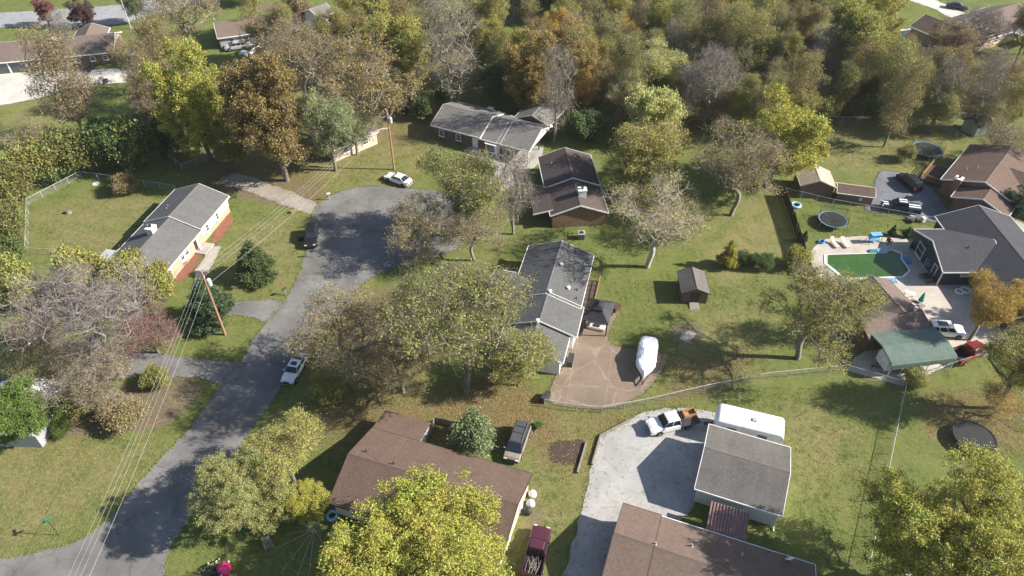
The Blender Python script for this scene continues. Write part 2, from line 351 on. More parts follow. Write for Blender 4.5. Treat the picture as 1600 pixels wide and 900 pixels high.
# ---------------------------------------------------------------- ground, roads, drives
rng = np.random.default_rng(7); random.seed(7)
def world_poly(px): return [G(*p) for p in px]
def inside(poly, X, Y):
    r = np.zeros(X.shape, bool); n = len(poly)
    for i in range(n):
        x0, y0 = poly[i][0], poly[i][1]; x1, y1 = poly[(i+1) % n][0], poly[(i+1) % n][1]
        if y0 == y1: continue
        c = ((y0 > Y) != (y1 > Y)) & (X < (x1-x0)*(Y-y0)/(y1-y0)+x0); r ^= c
    return r
COVER = {  # what lies on the grass, outlines as seen in the photograph
 0: [[(1290, 190), (1500, 190), (1480, 250), (1400, 280), (1290, 260)], [(50, 330), (180, 300), (260, 310), (180, 400), (60, 400)], [(730, 120), (860, 130), (830, 165), (740, 155)],
     [(480, 250), (640, 190), (690, 230), (640, 290), (500, 300)], [(0, 690), (130, 690), (260, 680), (200, 770), (0, 860)], [(1070, 500), (1200, 480), (1180, 580), (1060, 570)], [(0, 160), (110, 150), (100, 230), (0, 240)],
     [(840, 640), (940, 650), (900, 800), (830, 900), (790, 880), (830, 740)], [(360, 370), (470, 320), (460, 420), (440, 470), (340, 440)], [(1180, 300), (1240, 350), (1230, 430), (1120, 440), (1100, 380)], [(1230, 650), (1300, 620), (1350, 700), (1240, 800)]],
 1: [[(690, 640), (720, 590), (800, 575), (862, 640), (880, 690), (830, 705), (760, 700)], [(500, 650), (690, 620), (720, 690), (600, 700), (470, 700)], [(480, 480), (640, 440), (700, 560), (600, 640), (480, 640)], [(850, 690), (915, 690), (900, 730), (840, 725)],
     [(240, 230), (480, 230), (520, 320), (350, 300)], [(1060, 560), (1180, 540), (1150, 610), (1020, 640)], [(700, 60), (1200, 60), (1250, 180), (1050, 220), (880, 160), (700, 140)], [(1190, 60), (1600, 90), (1600, 185), (1200, 185)], [(1430, 620), (1600, 600), (1600, 700), (1450, 690)],
     [(400, 60), (700, 60), (700, 200), (480, 260), (300, 220)], [(930, 640), (1010, 630), (960, 660), (930, 690)]],
 2: [[(120, 610), (290, 590), (330, 600), (260, 670), (150, 680), (60, 690)], [(845, 690), (912, 692), (895, 728), (845, 720)], [(830, 750), (858, 770), (840, 870), (815, 850)], [(700, 655), (790, 665), (800, 700), (760, 715), (660, 690)], [(350, 270), (500, 290), (480, 330), (370, 310)],
     [(1050, 505), (1100, 505), (1095, 545), (1050, 540)], [(40, 520), (200, 540), (160, 600), (20, 610)], [(530, 480), (660, 480), (680, 560), (560, 590)], [(380, 5), (520, 10), (480, 60), (380, 40)], [(205, 130), (240, 130), (240, 190), (205, 200)]],
}
xs = np.concatenate([-np.geomspace(4000, 150, 14)[:-1], np.arange(-150, 150.1, .75), np.geomspace(150, 4000, 14)[1:]])
ys = np.concatenate([-np.geomspace(2000, 20, 8), np.arange(10, 250.1, .75), np.geomspace(250, 6000, 14)[1:]])
X, Y = np.meshgrid(xs, ys)
masks = []
for ch in range(3):
    m = np.zeros(X.shape)
    for poly in COVER[ch]: m = np.maximum(m, inside(world_poly(poly), X, Y).astype(float))
    for _ in range(7):
        k = m.copy(); k[1:-1, 1:-1] = (m[1:-1, 1:-1]*2 + m[:-2, 1:-1] + m[2:, 1:-1] + m[1:-1, :-2] + m[1:-1, 2:])/6; m = k
    masks.append(m)
V = np.stack([X.ravel(), Y.ravel(), np.zeros(X.size)], 1)
ny, nx = X.shape; idx = np.arange(nx*ny).reshape(ny, nx)
Fq = np.stack([idx[:-1, :-1].ravel(), idx[:-1, 1:].ravel(), idx[1:, 1:].ravel(), idx[1:, :-1].ravel()], 1)
ground = raw_mesh('ground', V, Fq, 'ground'); tag(ground, kind='structure')
ca = ground.data.color_attributes.new('cover', 'FLOAT_COLOR', 'POINT')
ca.data.foreach_set('color', np.stack([masks[0].ravel(), masks[1].ravel(), masks[2].ravel(), np.ones(X.size)], 1).astype(np.float32).ravel())

def smooth_loop(P, step=.7, rag=.12, closed=True):
    """Catmull-Rom through the outline, resampled, with a ragged edge"""
    n = len(P); out = []
    for i in range(n):
        p0, p1, p2, p3 = P[i-1], P[i], P[(i+1) % n], P[(i+2) % n]
        m = max(1, min(60, int((p2-p1).length/step)))
        for k in range(m):
            t = k/m; q = .5*((2*p1)+(-p0+p2)*t+(2*p0-5*p1+4*p2-p3)*t*t+(-p0+3*p1-3*p2+p3)*t**3); lin = p1.lerp(p2, t)
            q = lin.lerp(q, .8); out.append(Vector((q.x+random.gauss(0, rag), q.y+random.gauss(0, rag), 0)))
    return out
EDGES = []
def sheet(name, px, mat, z, rag=.1, smooth=True, kind='structure', parent=None, skirt=.0):
    P = world_poly(px)
    Q = smooth_loop(P, .7, rag) if smooth else P
    EDGES.append((name, Q))
    bm = bmesh.new(); vs_ = [bm.verts.new((p.x, p.y, z)) for p in Q]; es = [bm.edges.new((vs_[i], vs_[(i+1) % len(vs_)])) for i in range(len(vs_))]
    bmesh.ops.triangle_fill(bm, use_beauty=True, use_dissolve=False, edges=es)
    for f in bm.faces:
        if f.normal.z < 0: f.normal_flip()
    if skirt:
        for i in range(len(vs_)):
            a, b = vs_[i].co, vs_[(i+1) % len(vs_)].co
            bm.faces.new([bm.verts.new((a.x, a.y, z)), bm.verts.new((a.x, a.y, z-skirt)), bm.verts.new((b.x, b.y, z-skirt)), bm.verts.new((b.x, b.y, z))])
    me = bpy.data.meshes.new(name); bm.to_mesh(me); bm.free(); me.materials.append(MAT[mat])
    o = bpy.data.objects.new(name, me); COL.objects.link(o); o.parent = parent
    return tag(o, kind=kind)
sheet('street', [(-90, 885), (0, 873), (60, 863), (110, 850), (150, 828), (185, 795), (225, 745), (262, 705), (300, 665), (345, 600), (378, 562), (402, 522), (430, 487), (450, 462), (466, 430), (478, 395), (481, 360), (487, 335), (500, 316), (530, 300), (570, 291), (610, 292), (650, 296), (700, 300), (738, 315), (752, 345), (735, 375), (690, 400), (630, 415), (580, 435), (545, 465), (515, 500), (490, 535), (462, 575), (432, 617), (405, 655), (378, 697), (352, 735), (325, 775), (295, 812), (268, 850), (258, 890), (245, 960), (-90, 985)], 'asphalt', .03, .07)
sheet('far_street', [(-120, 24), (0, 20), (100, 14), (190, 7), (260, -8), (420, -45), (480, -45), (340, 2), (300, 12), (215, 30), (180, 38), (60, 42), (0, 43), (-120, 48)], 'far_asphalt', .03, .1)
sheet('concrete_drive', [(-30, 119), (80, 112), (203, 108), (207, 128), (150, 132), (110, 140), (50, 156), (-30, 166)], 'pale_concrete', .04)
sheet('gravel_drive', [(340, 285), (372, 270), (425, 288), (470, 306), (499, 321), (486, 335), (440, 320), (395, 302)], 'gravel_tan', .022, .12)
sheet('side_drive', [(345, 474), (400, 470), (447, 470), (436, 486), (418, 504), (395, 496), (350, 490)], 'asphalt', .045, .08)
sheet('parking_drive', [(150, 545), (230, 548), (290, 558), (340, 564), (384, 567), (372, 592), (345, 600), (318, 592), (240, 588), (150, 590)], 'asphalt', .045, .12)
sheet('garden_path', [(303, 424), (316, 408), (331, 384), (347, 385), (335, 410), (320, 438), (306, 440)], 'concrete', .045, .02, False)
sheet('carport_drive', [(728, 241), (745, 234), (788, 250), (806, 236), (850, 226), (846, 252), (828, 268), (800, 290), (764, 312), (742, 306), (768, 280), (776, 264)], 'concrete', .045, .05, False)
sheet('patio_slab', [(888, 522), (899, 490), (912, 466), (958, 473), (971, 478), (952, 536), (1039, 554), (1031, 584), (1010, 610), (985, 628), (955, 637), (925, 639), (890, 636), (857, 627), (866, 592), (880, 572)], 'patio', .06, .03)
sheet('gravel_yard', [(925, 716), (938, 682), (985, 656), (1010, 643), (1060, 638), (1118, 645), (1122, 672), (1104, 702), (1090, 758), (1084, 790), (1058, 815), (990, 830), (950, 870), (938, 930), (876, 930), (892, 862), (904, 815), (918, 760)], 'gravel', .03, .09)
sheet('asphalt_drive', [(1378, 267), (1425, 275), (1462, 300), (1475, 322), (1520, 352), (1560, 372), (1540, 380), (1480, 354), (1420, 339), (1352, 328), (1364, 294)], 'asphalt_blue', .04, .06)
sheet('pool_terrace', [(1262, 402), (1272, 386), (1290, 374), (1345, 369), (1428, 374), (1475, 438), (1530, 440), (1580, 480), (1640, 485), (1640, 530), (1480, 572), (1412, 604), (1322, 579), (1335, 560), (1395, 520), (1335, 470), (1278, 432)], 'deck_concrete', .06, .02, False)
sheet('lane', [(1405, -12), (1440, -8), (1480, 8), (1512, 24), (1490, 30), (1460, 14), (1420, 0)], 'pale_concrete', .04)
sheet('back_lane', [(1395, 50), (1450, 47), (1450, 52), (1410, 58), (1432, 100), (1470, 105), (1466, 112), (1412, 110)], 'pale_concrete', .042, .2)
sheet('verge_path', [(1562, 345), (1580, 340), (1640, 372), (1640, 392)], 'concrete', .042)
for nm, px in (('mulch_bed', [(352, 336), (364, 340), (362, 350), (341, 378), (330, 381), (334, 366)]), ('mulch_bed', [(305, 392), (318, 391), (300, 425), (280, 440), (273, 432)])):
    sheet(nm, px, 'mulch', .05, .06)
sheet('soil_bed', [(862, 691), (914, 690), (904, 723), (866, 722)], 'soil', .04, .12)
sheet('ash_patch', [(1062, 523), (1073, 520), (1087, 522), (1086, 528), (1076, 534), (1062, 532)], 'ash', .035, .2)

# ---------------------------------------------------------------- buildings
def block(par, x0, x1, y0, y1, he, slope, roof, wall, axis='x', ov=.45, og=.3, trim='trim_white', walls=True, gable=None, lean=None, th=.16):
    """a gabled volume: walls, roof, ridge cap, fascia boards and gutters as parts of par (ridge along axis)"""
    if axis == 'x': a0, a1, b0, b1 = x0, x1, y0, y1; f = lambda u, v, z: (u, v, z)
    else: a0, a1, b0, b1 = y0, y1, x0, x1; f = lambda u, v, z: (v, u, z)
    w = (b1-b0)/2; bc = (b0+b1)/2; hr = he + slope*w
    if walls:
        m = MB(); m.extrude([(b0, 0), (b1, 0), (b1, he), (b0, he)], a0, a1, f); m.build('wall', wall, par)
        for a, s in ((a0, .02), (a1, -.02)):
            g = MB(); g.extrude([(b0, he-.03), (b1, he-.03), (bc, hr-.03)], a+s, a+s*6, f); g.build('gable_wall', gable or wall, par)
    e = w+ov; ze = he - slope*ov
    m = MB(); m.extrude([(bc-e, ze), (bc, hr), (bc+e, ze), (bc+e, ze+th), (bc, hr+th), (bc-e, ze+th)], a0-og, a1+og, f)
    r = m.build('roof', roof, par)
    k = MB(); k.extrude([(bc-.16, hr+th-.16*slope+.004), (bc, hr+th+.03), (bc+.16, hr+th-.16*slope+.004), (bc, hr+th-.02)], a0-og+.01, a1+og-.01, f); k.build('ridge_cap', roof, r)
    for s in (-1, 1):
        t = MB(); b = bc+s*(e+.03)
        t.extrude([(b-.04, ze-.04), (b+.04, ze-.04), (b+.04, ze+th+.01), (b-.04, ze+th+.01)], a0-og-.02, a1+og+.02, f); t.build('gutter', trim, r)
    for a in (a0-og-.03, a1+og+.03):
        t = MB(); t.extrude([(bc-e, ze-.06), (bc, hr-.06), (bc+e, ze-.06), (bc+e, ze+th+.012), (bc, hr+th+.012), (bc-e, ze+th+.012)], a-.03, a+.03, f); t.build('fascia', trim, r)
    return r
def opening(par, side, box, u, z, w, h, kind='window', frame='trim_white', shutters=None, pane='pane', bars=True):
    """window or door on a wall of box=(x0,x1,y0,y1); u along the wall from its left end seen from outside"""
    x0, x1, y0, y1 = box
    O, U, N = {'S': (Vector((x0, y0, 0)), Vector((1, 0, 0)), Vector((0, -1, 0))), 'N': (Vector((x1, y1, 0)), Vector((-1, 0, 0)), Vector((0, 1, 0))),
               'E': (Vector((x1, y0, 0)), Vector((0, 1, 0)), Vector((1, 0, 0))), 'W': (Vector((x0, y1, 0)), Vector((0, -1, 0)), Vector((-1, 0, 0)))}[side]
    c = O + U*u + Vector((0, 0, z+h/2)); rz = math.atan2(U.y, U.x)
    def bx(m, du, dz, dn, w_, h_, d_):
        p = c + U*du + Vector((0, 0, dz)) + N*dn; m.box(p, (w_, d_, h_), rz)
    m = MB(); t = .09
    bx(m, -w/2+t/2, 0, .03, t, h, .09); bx(m, w/2-t/2, 0, .03, t, h, .09); bx(m, 0, h/2-t/2, .03, w-2*t, t, .09); bx(m, 0, -h/2+t/2, .035, w-2*t, t, .11)
    if kind == 'window' and bars: bx(m, 0, 0, .025, w-2*t, .05, .06)
    o = m.build(kind, frame, par)
    g = MB(); bx(g, 0, 0, .012, w-2*t, h-2*t, .03); g.build('pane' if kind == 'window' else 'door_leaf', pane, o)
    if kind == 'window':
        s = MB(); bx(s, 0, -h/2-.05, .07, w+.16, .07, .16); s.build('sill', frame, o)
    else:
        s = MB(); bx(s, w*.33, -.05, .06, .07, .14, .07); s.build('handle', 'metal_dark', o)
    if shutters:
        for k in (-1, 1):
            s = MB(); bx(s, k*(w/2+.21), 0, .03, .36, h, .05)
            for q in range(5): bx(s, k*(w/2+.21), -h/2+h*(q+.5)/5, .06, .28, .04, .03)
            s.build('shutter', shutters, par)
    return o
def chimney(roof, x, y, z0, z1, sx, sy, mat, cap='concrete', flue='metal_grey'):
    m = MB(); m.box((x, y, (z0+z1)/2), (sx, sy, z1-z0)); c = m.build('chimney', mat, roof)
    return c
def stack(par, x, y, z1, sx, sy, mat, cap='trim_white', flue=True):
    m = MB(); m.box((x, y, z1/2+.6), (sx, sy, z1-1.2)); m.build('chimney', mat, par)
    m = MB(); m.box((x, y, z1+.06), (sx+.18, sy+.18, .12)); m.build('chimney_cap', cap, par)
    if flue: m = MB(); m.lathe([(.17, z1+.12), (.17, z1+.42), (.24, z1+.42), (.24, z1+.5), (.02, z1+.52)], 10, (x, y, 0)); m.build('flue', 'metal_dark', par)
def vents(par, roof_fn, pts, mat='metal_grey', big=False):
    for x, y in pts:
        z = roof_fn(x, y); m = MB()
        if big: m.lathe([(.2, z-.1), (.2, z+.18), (.28, z+.2), (.24, z+.34), (.02, z+.4)], 10, (x, y, 0))
        else: m.tube([(x, y, z-.1), (x, y, z+.38)], .07, 8); m.lathe([(.17, z-.06), (.09, z+.1)], 8, (x, y, 0))
        m.build('roof_vent', mat, par)
def house(name, label, a, b, depth, he=2.6, ov=.45, og=.3, cat='house'):
    """Empty at the middle of the footprint; a,b = the ends of one eave in the photograph, the house to the left of a->b"""
    A, B = G(*a, he-.1), G(*b, he-.1); d = (B-A); L = d.length; d.normalize(); n = Vector((-d.y, d.x, 0))
    c = (A+B)/2 + n*depth/2; c.z = 0
    e = empty(name, c, math.atan2(d.y, d.x), label, cat)
    return e, L/2-og, depth/2-ov
def ridge_fn(he, slope, hw, th=.16, off=0.0): return lambda x, y: he + slope*(hw-abs(y-off)) + th

# brick house with the carport, behind the turning circle
h, hx, hy = house('ranch_house', 'grey-roofed brick ranch house with open carport and rear wing behind the turning circle', (672.5, 197), (826.7, 237), 9.8)
block(h, -hx, 0, -hy, hy, 2.75, .36, 'shingle_grey', 'brick_dark')
block(h, .02, hx-5.6, -hy, hy, 2.55, .36, 'shingle_grey', 'brick_dark', og=.28)
r = block(h, hx-5.62, hx, -hy, hy, 2.54, .36, 'shingle_grey', 'trim_white', walls=False, og=.34)
m = MB(); m.extrude([(-hy, 2.2), (hy, 2.2), (hy, 2.5), (0, 2.5+.36*hy-.1), (-hy, 2.5)], hx-.12, hx+.05, lambda u, v, z: (u, v, z)); m.build('gable_wall', 'trim_white', h)
m = MB(); m.box((hx-2.8, hy-.1, 1.25), (5.6, .2, 2.5)); m.build('wall', 'brick_dark', h)
for x, y in ((hx-.15, -hy+.15), (hx-2.9, -hy+.15), (hx-.15, .2)):
    m = MB(); m.box((x, y, 1.25), (.16, .16, 2.5)); m.build('carport_post', 'trim_white' if y < 0 else 'trim_dark', h)
block(h, hx-6.6, hx-.4, hy+.02, hy+6.4, 2.75, .40, 'shingle_grey', 'brick_red', axis='y')
bx = (-hx, hx-5.6, -hy, hy)
for u in (1.7, 5.2): opening(h, 'S', bx, u, .75, 1.1, 1.25, shutters='trim_dark')
opening(h, 'S', bx, 8.6, .05, 1.1, 2.05, 'door', pane='plastic_white')
m = MB(); m.prism([(1.1, -hy), (1.6, -hy-.75), (3.4, -hy-.75), (3.9, -hy)], .35, 2.1); bw = m.build('bay_window', 'trim_white', h)
m = MB(); m.box((2.5, -hy-.76, 1.3), (1.55, .05, 1.2)); m.build('pane', 'pane', bw)
m = MB(); m.prism([(.9, -hy), (1.5, -hy-.95), (3.5, -hy-.95), (4.1, -hy)], 2.1, 2.22); m.build('bay_roof', 'trim_white', bw)
m = MB(); m.box((-1.0, -hy-.9, .12), (2.4, 1.7, .24)); m.build('porch_step', 'concrete', h)
for u in (1.6, 4.2): opening(h, 'E', (0, hx-.4, hy, hy+6.4), u, .8, 1.2, 1.3, shutters='trim_dark')
vents(h, ridge_fn(2.7, .36, hy), [(-5.2, 1.0), (-2.5, 1.2), (1.8, 1.1)]); 
m = MB(); m.box((-.4, hy+1.6, .35), (6.2, 3.0, .7)); m.build('deck', 'wood_dark', h)
m = MB()
for i in range(8): m.box((-3.4+i*.86, hy+3.05, 1.15), (.1, .1, .95))
m.bar((-3.4, hy+3.05, 1.62), (2.7, hy+3.05, 1.62), .1, .07); m.bar((-3.4, hy+3.05, 1.2), (2.7, hy+3.05, 1.2), .06, .05); m.build('deck_railing', 'wood_dark', h)
m = MB(); m.box((-3.1, hy+.9, 1.35), (1.1, 1.4, 2.7)); m.build('utility_box', 'siding_white', h)

# house on the left with the fenced yard
h, hx, hy = house('ranch_house', 'long dark grey-roofed house with white chimney beside the fenced back yard', (253, 433), (359, 309), 9.3)
block(h, -hx, 1.2, -hy, hy, 2.6, .37, 'shingle_mid', 'brick_tan')
block(h, 1.22, hx, -hy, hy, 2.85, .37, 'shingle_mid', 'brick_tan', og=.28)
m = MB(); m.box(((1.22+hx)/2+.05, -hy-.03, 1.95), (hx-1.3, .06, 1.6)); m.build('siding_band', 'siding_white', h)
bx = (-hx, hx, -hy, hy)
for u, w in ((1.6, 1.2), (5.2, .9), (6.4, .9), (12.2, .8), (15.2, .8)): opening(h, 'S', (-hx, hx, -hy-(.06 if u > 10 else 0), hy), u, 1.05, w, 1.2, frame='trim_white')
opening(h, 'S', bx, 8.6, .15, 1.0, 2.1, 'door', pane='door_dark')
m = MB(); m.box((hx-9.6, -hy-.9, .12), (2.6, 1.7, .24)); m.build('porch_step', 'concrete', h)
m = MB(); m.box((-2.1+1.5, -hy-.5, 1.25), (.14, .14, 2.5)); m.build('porch_post', 'trim_white', h)
stack(h, -2.6, .55, 5.0, 1.15, 1.0, 'siding_white'); vents(h, ridge_fn(2.6, .37, hy), [(3.6, 2.2), (4.3, 2.4), (-.3, 3.1)])
m = MB(); m.box((-hx+2.1, hy+1.3, 2.25), (3.6, 2.6, .1)); m.build('patio_cover', 'metal_grey', h)
for x in (-hx+.5, -hx+3.7): m = MB(); m.box((x, hy+2.4, 1.1), (.1, .1, 2.2)); m.build('patio_post', 'trim_white', h)

# brown-roofed house right of the turning circle
h, hx, hy = house('brick_house', 'brown-roofed brick house with white box chimney and bare brick gable wall', (951, 333), (922.5, 244), 9.0)
block(h, -hx, -hx+7.2, -hy, hy, 2.6, .37, 'shingle_umber', 'brick_brown')
block(h, -hx+7.22, hx, -hy, hy, 2.8, .37, 'shingle_umber', 'brick_brown', og=.26)
m = MB(); m.extrude([(hy-.2, 2.75), (hy+2.9, 2.1), (hy+2.9, 2.25), (hy-.2, 2.95)], -hx+.8, -hx+8.2, lambda u, v, z: (u, v, z)); pr = m.build('porch_roof', 'shingle_umber', h)
m = MB(); m.bar((-hx+.78, hy-.2, 2.83), (-hx+.78, hy+2.95, 2.16), .05, .2); m.build('fascia', 'trim_white', pr)
for x in (-hx+1.0, -hx+4.5, -hx+8.0): m = MB(); m.box((x, hy+2.7, 1.05), (.13, .13, 2.1)); m.build('porch_post', 'wood_dark', h)
stack(h, -hx+2.6, -.75, 5.1, 1.0, 1.2, 'siding_white'); vents(h, ridge_fn(2.7, .37, hy), [(hx-2, -1.4), (hx-4.5, -1.9), (1.2, -1.0)]); vents(h, ridge_fn(2.7, .37, hy), [(hx-3, 2.6)])
opening(h, 'S', (-hx, hx, -hy, hy), 4, .9, 1.2, 1.2); opening(h, 'S', (-hx, hx, -hy, hy), 9, .9, 1.2, 1.2)

# grey-roofed house with the patio
h, hx, hy = house('ranch_house', 'long grey-roofed house beside the brown concrete patio with gazebo', (886, 570), (928, 401), 9.5)
R3 = 'shingle_slate'
block(h, -hx, -hx+4.6, -hy+.5, hy-.5, 2.5, .37, R3, 'siding_white', og=.2)
block(h, -hx+4.62, -hx+9.8, -hy-.35, hy-.1, 2.62, .37, R3, 'siding_white', og=.2)
block(h, -hx+9.82, hx, -hy, hy, 2.75, .37, R3, 'siding_white', gable='siding_white')
block(h, hx-10.2, hx-6.2, 1.0, hy+3.4, 2.6, .40, R3, 'siding_white', axis='y', og=.3)
vents(h, ridge_fn(2.75, .37, hy), [(hx-4.6, -.9), (hx-10.5, -.5), (-hx+4.2, -.1)], 'plastic_white', True); vents(h, ridge_fn(2.75, .37, hy), [(hx-8.4, -2.6)], 'plastic_white', True)
vents(h, ridge_fn(2.75, .37, hy), [(hx-8.0, -3.7), (hx-9.6, -3.9), (hx-7, 1.8)], 'metal_dark')
for u in (1.6, 6.0, 12.0, 16.5): opening(h, 'S', (-hx, hx, -hy-(.35 if 4 < u < 10 else 0) + (.5 if u < 4 else 0), hy), u, .8, 1.2, 1.25)
opening(h, 'S', (-hx, hx, -hy-.35, hy), 8.4, .1, 1.6, 2.05, 'door', pane='pane')
m = MB(); m.box((-hx+2.4, -hy-.5, .45), (1.7, .7, .9)); m.build('heat_pump', 'metal_dark', h)
m = MB(); m.box((hx-5.2, -hy-1.0, .14), (6.2, 1.8, .28)); m.build('deck', 'wood_dark', h)
m = MB()
for i in range(7): m.box((hx-8.2+i*1.0, -hy-1.85, .75), (.1, .1, 1.4))
for z in (.5, .95, 1.4): m.bar((hx-8.2, -hy-1.85, z), (hx-2.2, -hy-1.85, z), .05, .12)
for x in (hx-8.2, hx-2.2): m.bar((x, -hy-.1, 1.4), (x, -hy-1.85, 1.4), .05, .12)
m.build('deck_railing', 'wood', h)

# brown-roofed house at the bottom, half under the yellow maple
h, hx, hy = house('brick_house', 'brown-roofed house half hidden under the big yellow maple', (832, 741), (582, 669), 9.9)
block(h, -hx, hx, -hy, hy, 2.6, .37, 'shingle_brown', 'siding_cream', trim='wood_dark', gable='siding_cream')
m = MB(); m.extrude([(-hy-.44, 2.43), (-hy-.44, 2.58), (-hy-3.6, 1.98), (-hy-3.6, 1.84)], hx-5.4, hx+.3, lambda u, v, z: (u, v, z)); m.build('roof_extension', 'shingle_brown', h)
m = MB(); m.extrude([(-hy, 0), (-hy, 2.4), (-hy-3.4, 1.8), (-hy-3.4, 0)], hx-5.2, hx, lambda u, v, z: (u, v, z)); m.build('back_room', 'siding_white', h)
vents(h, ridge_fn(2.6, .37, hy), [(hx-1.2, -1.0), (hx-4.7, -.4), (hx-9.2, -.5), (-1.5, -.7), (-4.5, -.6), (-5.6, 1.0)], 'metal_dark')
opening(h, 'W', (-hx, hx, -hy, hy), 2.0, .8, 1.2, 1.2); opening(h, 'W', (-hx, hx, -hy, hy), 6.5, .05, 1.1, 2.05, 'door', pane='plastic_white')
for u in (3, 7): opening(h, 'S', (-hx, hx, -hy, hy), u, .9, 1.2, 1.1)
for u in (4, 9, 14): opening(h, 'N', (-hx, hx, -hy, hy), u, .9, 1.4, 1.2)

# tan-roofed house at the bottom right of the gravel yard
h, hx, hy = house('ranch_house', 'tan-brown roofed house with satellite dish at the bottom beside the gravel yard', (1273, 883), (973, 788), 8.8)
block(h, -hx, hx-3.4, -hy, hy, 2.6, .36, 'shingle_tan', 'brick_brown', trim='trim_white')
block(h, hx-3.38, hx, -hy, hy, 2.75, .36, 'shingle_tan', 'brick_brown', trim='wood_dark', og=.25)
vents(h, ridge_fn(2.65, .36, hy), [(-2.6, -2.6), (hx-7.0, -1.6), (-6.4, -.4), (hx-3.7, -.3)], 'metal_grey')
for u in (3, 8, 13): opening(h, 'S', (-hx, hx, -hy, hy), u, .9, 1.3, 1.2)
for u in (3, 8, 13): opening(h, 'N', (-hx, hx, -hy, hy), u, .9, 1.3, 1.2)
m = MB(); m.tube([(-hx+2.2, -hy+.5, 2.6), (-hx+2.2, -hy+.5, 3.5)], .04, 6); m.tube([(-hx+2.2, -hy+.5, 3.4), (-hx+2.7, -hy+.1, 3.6)], .025, 5); m.build('dish_mast', 'metal_dark', h)
m = MB(); m.lathe([(.02, -.10), (.22, -.06), (.42, .04), (.44, .06), (.22, -.03), (.02, -.07)], 16); d = m.build('satellite_dish', 'plastic_white', h, True); d.location = (-hx+2.2, -hy+.42, 3.6); d.rotation_euler = (.9, 0, .6)

# workshop, its awning and the trailer behind it
h, hx, hy = house('workshop', 'white workshop with weathered grey shingle roof on the gravel yard', (1085, 765), (1222, 808), 8.8, 2.8, cat='garage')
block(h, -hx, hx, -hy, hy, 2.85, .33, 'shingle_weathered', 'siding_white')
opening(h, 'W', (-hx, hx, -hy, hy), hy, .05, 3.2, 2.3, 'door', pane='plastic_white'); opening(h, 'E', (-hx, hx, -hy, hy), 2.2, .9, 1.2, 1.1)
m = MB(); m.tube([(hx+.25, -hy-.35, 2.65), (hx+.02, -hy-.12, 2.3), (hx+.02, -hy-.12, .2), (hx+.1, -hy-.6, .08)], .07, 8); m.build('downspout', 'trim_white', h)
def ribbed(name, mat, par, u0, u1, prof, f, rib=.45, hgt=.05):
    """sheet-metal skin along profile prof (v,z), swept u0..u1, with standing ribs"""
    m = MB(); n = len(prof)
    m.extrude(list(prof)+[(v, z-.05) for v, z in reversed(prof)], u0, u1, f)
    k = int((u1-u0)/rib)
    for i in range(k+1):
        u = u0+.03+i*(u1-u0-.06)/k
        for j in range(n-1):
            a, b = Vector(f(u, prof[j][0], prof[j][1]+hgt*.4)), Vector(f(u, prof[j+1][0], prof[j+1][1]+hgt*.4)); m.bar(a, b, .06, hgt)
    return m.build(name, mat, par)
A, B, C, D = G(1111, 784, 2.5), G(1171, 802, 2.5), G(1166, 846, 2.3), G(1103, 827, 2.3)
e = empty('awning', ((A+B+C+D)/4).xy.to_3d(), math.atan2((B-A).y, (B-A).x), 'maroon ribbed metal awning between the workshop and the tan-brown house', 'awning')
wA, dA = (B-A).length/2, (A-D).length/2
ribbed('roof_sheet', 'maroon_metal', e, -wA, wA, [(-dA, 2.3), (dA, 2.62)], lambda u, v, z: (u, v, z), .3, .11)
for x in (-wA+.1, wA-.1):
    for y in (-dA+.15, dA-.3): m = MB(); m.box((x, y, 1.15), (.12, .12, 2.3)); m.build('post', 'wood_grey', e)
m = MB(); m.bar((-wA, -dA+.1, 2.2), (wA, -dA+.1, 2.2), .08, .16); m.build('beam', 'wood_grey', e)

# navy house by the pool: two crossing wings
h = empty('pool_house', (G(1473.3, 424.8, 2.7)+Vector((0, 0, 0))).xy.to_3d(), math.radians(0), 'navy-sided house with black shingle roof beside the pool', 'house')
block(h, .3, 8.5, .3, 9.3, 2.7, .36, 'shingle_dark', 'siding_navy', ov=.4, og=.3)
block(h, 4.9, 15.5, -9.0, 12.6, 2.72, .36, 'shingle_dark', 'siding_navy', axis='y', ov=.4, og=.3)
bx = (.3, 15.5, .3, 9.3)
opening(h, 'W', bx, 2.6, .1, 1.9, 2.05, 'window'); opening(h, 'W', bx, 7.2, .05, 1.0, 2.1, 'door', pane='pane'); opening(h, 'S', bx, 3.2, 1.7, 1.1, .7)
opening(h, 'W', (4.9, 15, -9, 0.2), 2.4, .6, 1.2, 1.5); opening(h, 'W', (4.9, 15, -9, 0.2), 6.0, .6, 1.2, 1.5)
for x in (.32, 8.5): m = MB(); m.box((.28, .28, 1.35), (.14, .14, 2.7)); 
m.build('corner_board', 'trim_white', h)
vents(h, ridge_fn(2.7, .36, 4.5, off=4.8), [(4.6, 3.6), (7.3, 1.6)], 'metal_dark')

# brown brick house at the right edge
A, B = G(1471, 281, 2.6), G(1516, 227.5, 2.6); d = (B-A).normalized()
h = empty('brick_house', A.xy.to_3d(), math.atan2(d.y, d.x), 'brown-roofed brick house with white back door at the right edge', 'house')
Lh = (B-A).length
block(h, .3, Lh, -11.2, -.3, 2.7, .36, 'shingle_brown', 'brick_red', trim='trim_white')
block(h, -3.6, .6, -10.6, -3.2, 2.62, .36, 'shingle_brown', 'brick_red', og=.3)
block(h, 4.5, 11.5, -17.5, -6, 2.72, .40, 'shingle_brown', 'brick_red', axis='y')
opening(h, 'W', (-3.6, 1, -10.6, -3.2), 4.6, .1, 1.1, 2.1, 'door', pane='pane')
stack(h, -.4, -2.3, 4.1, 1.1, 1.0, 'brick_red', 'trim_white'); vents(h, ridge_fn(2.7, .36, 5.5, off=-5.75), [(5.0, -3.4), (4.0, -2.2)])
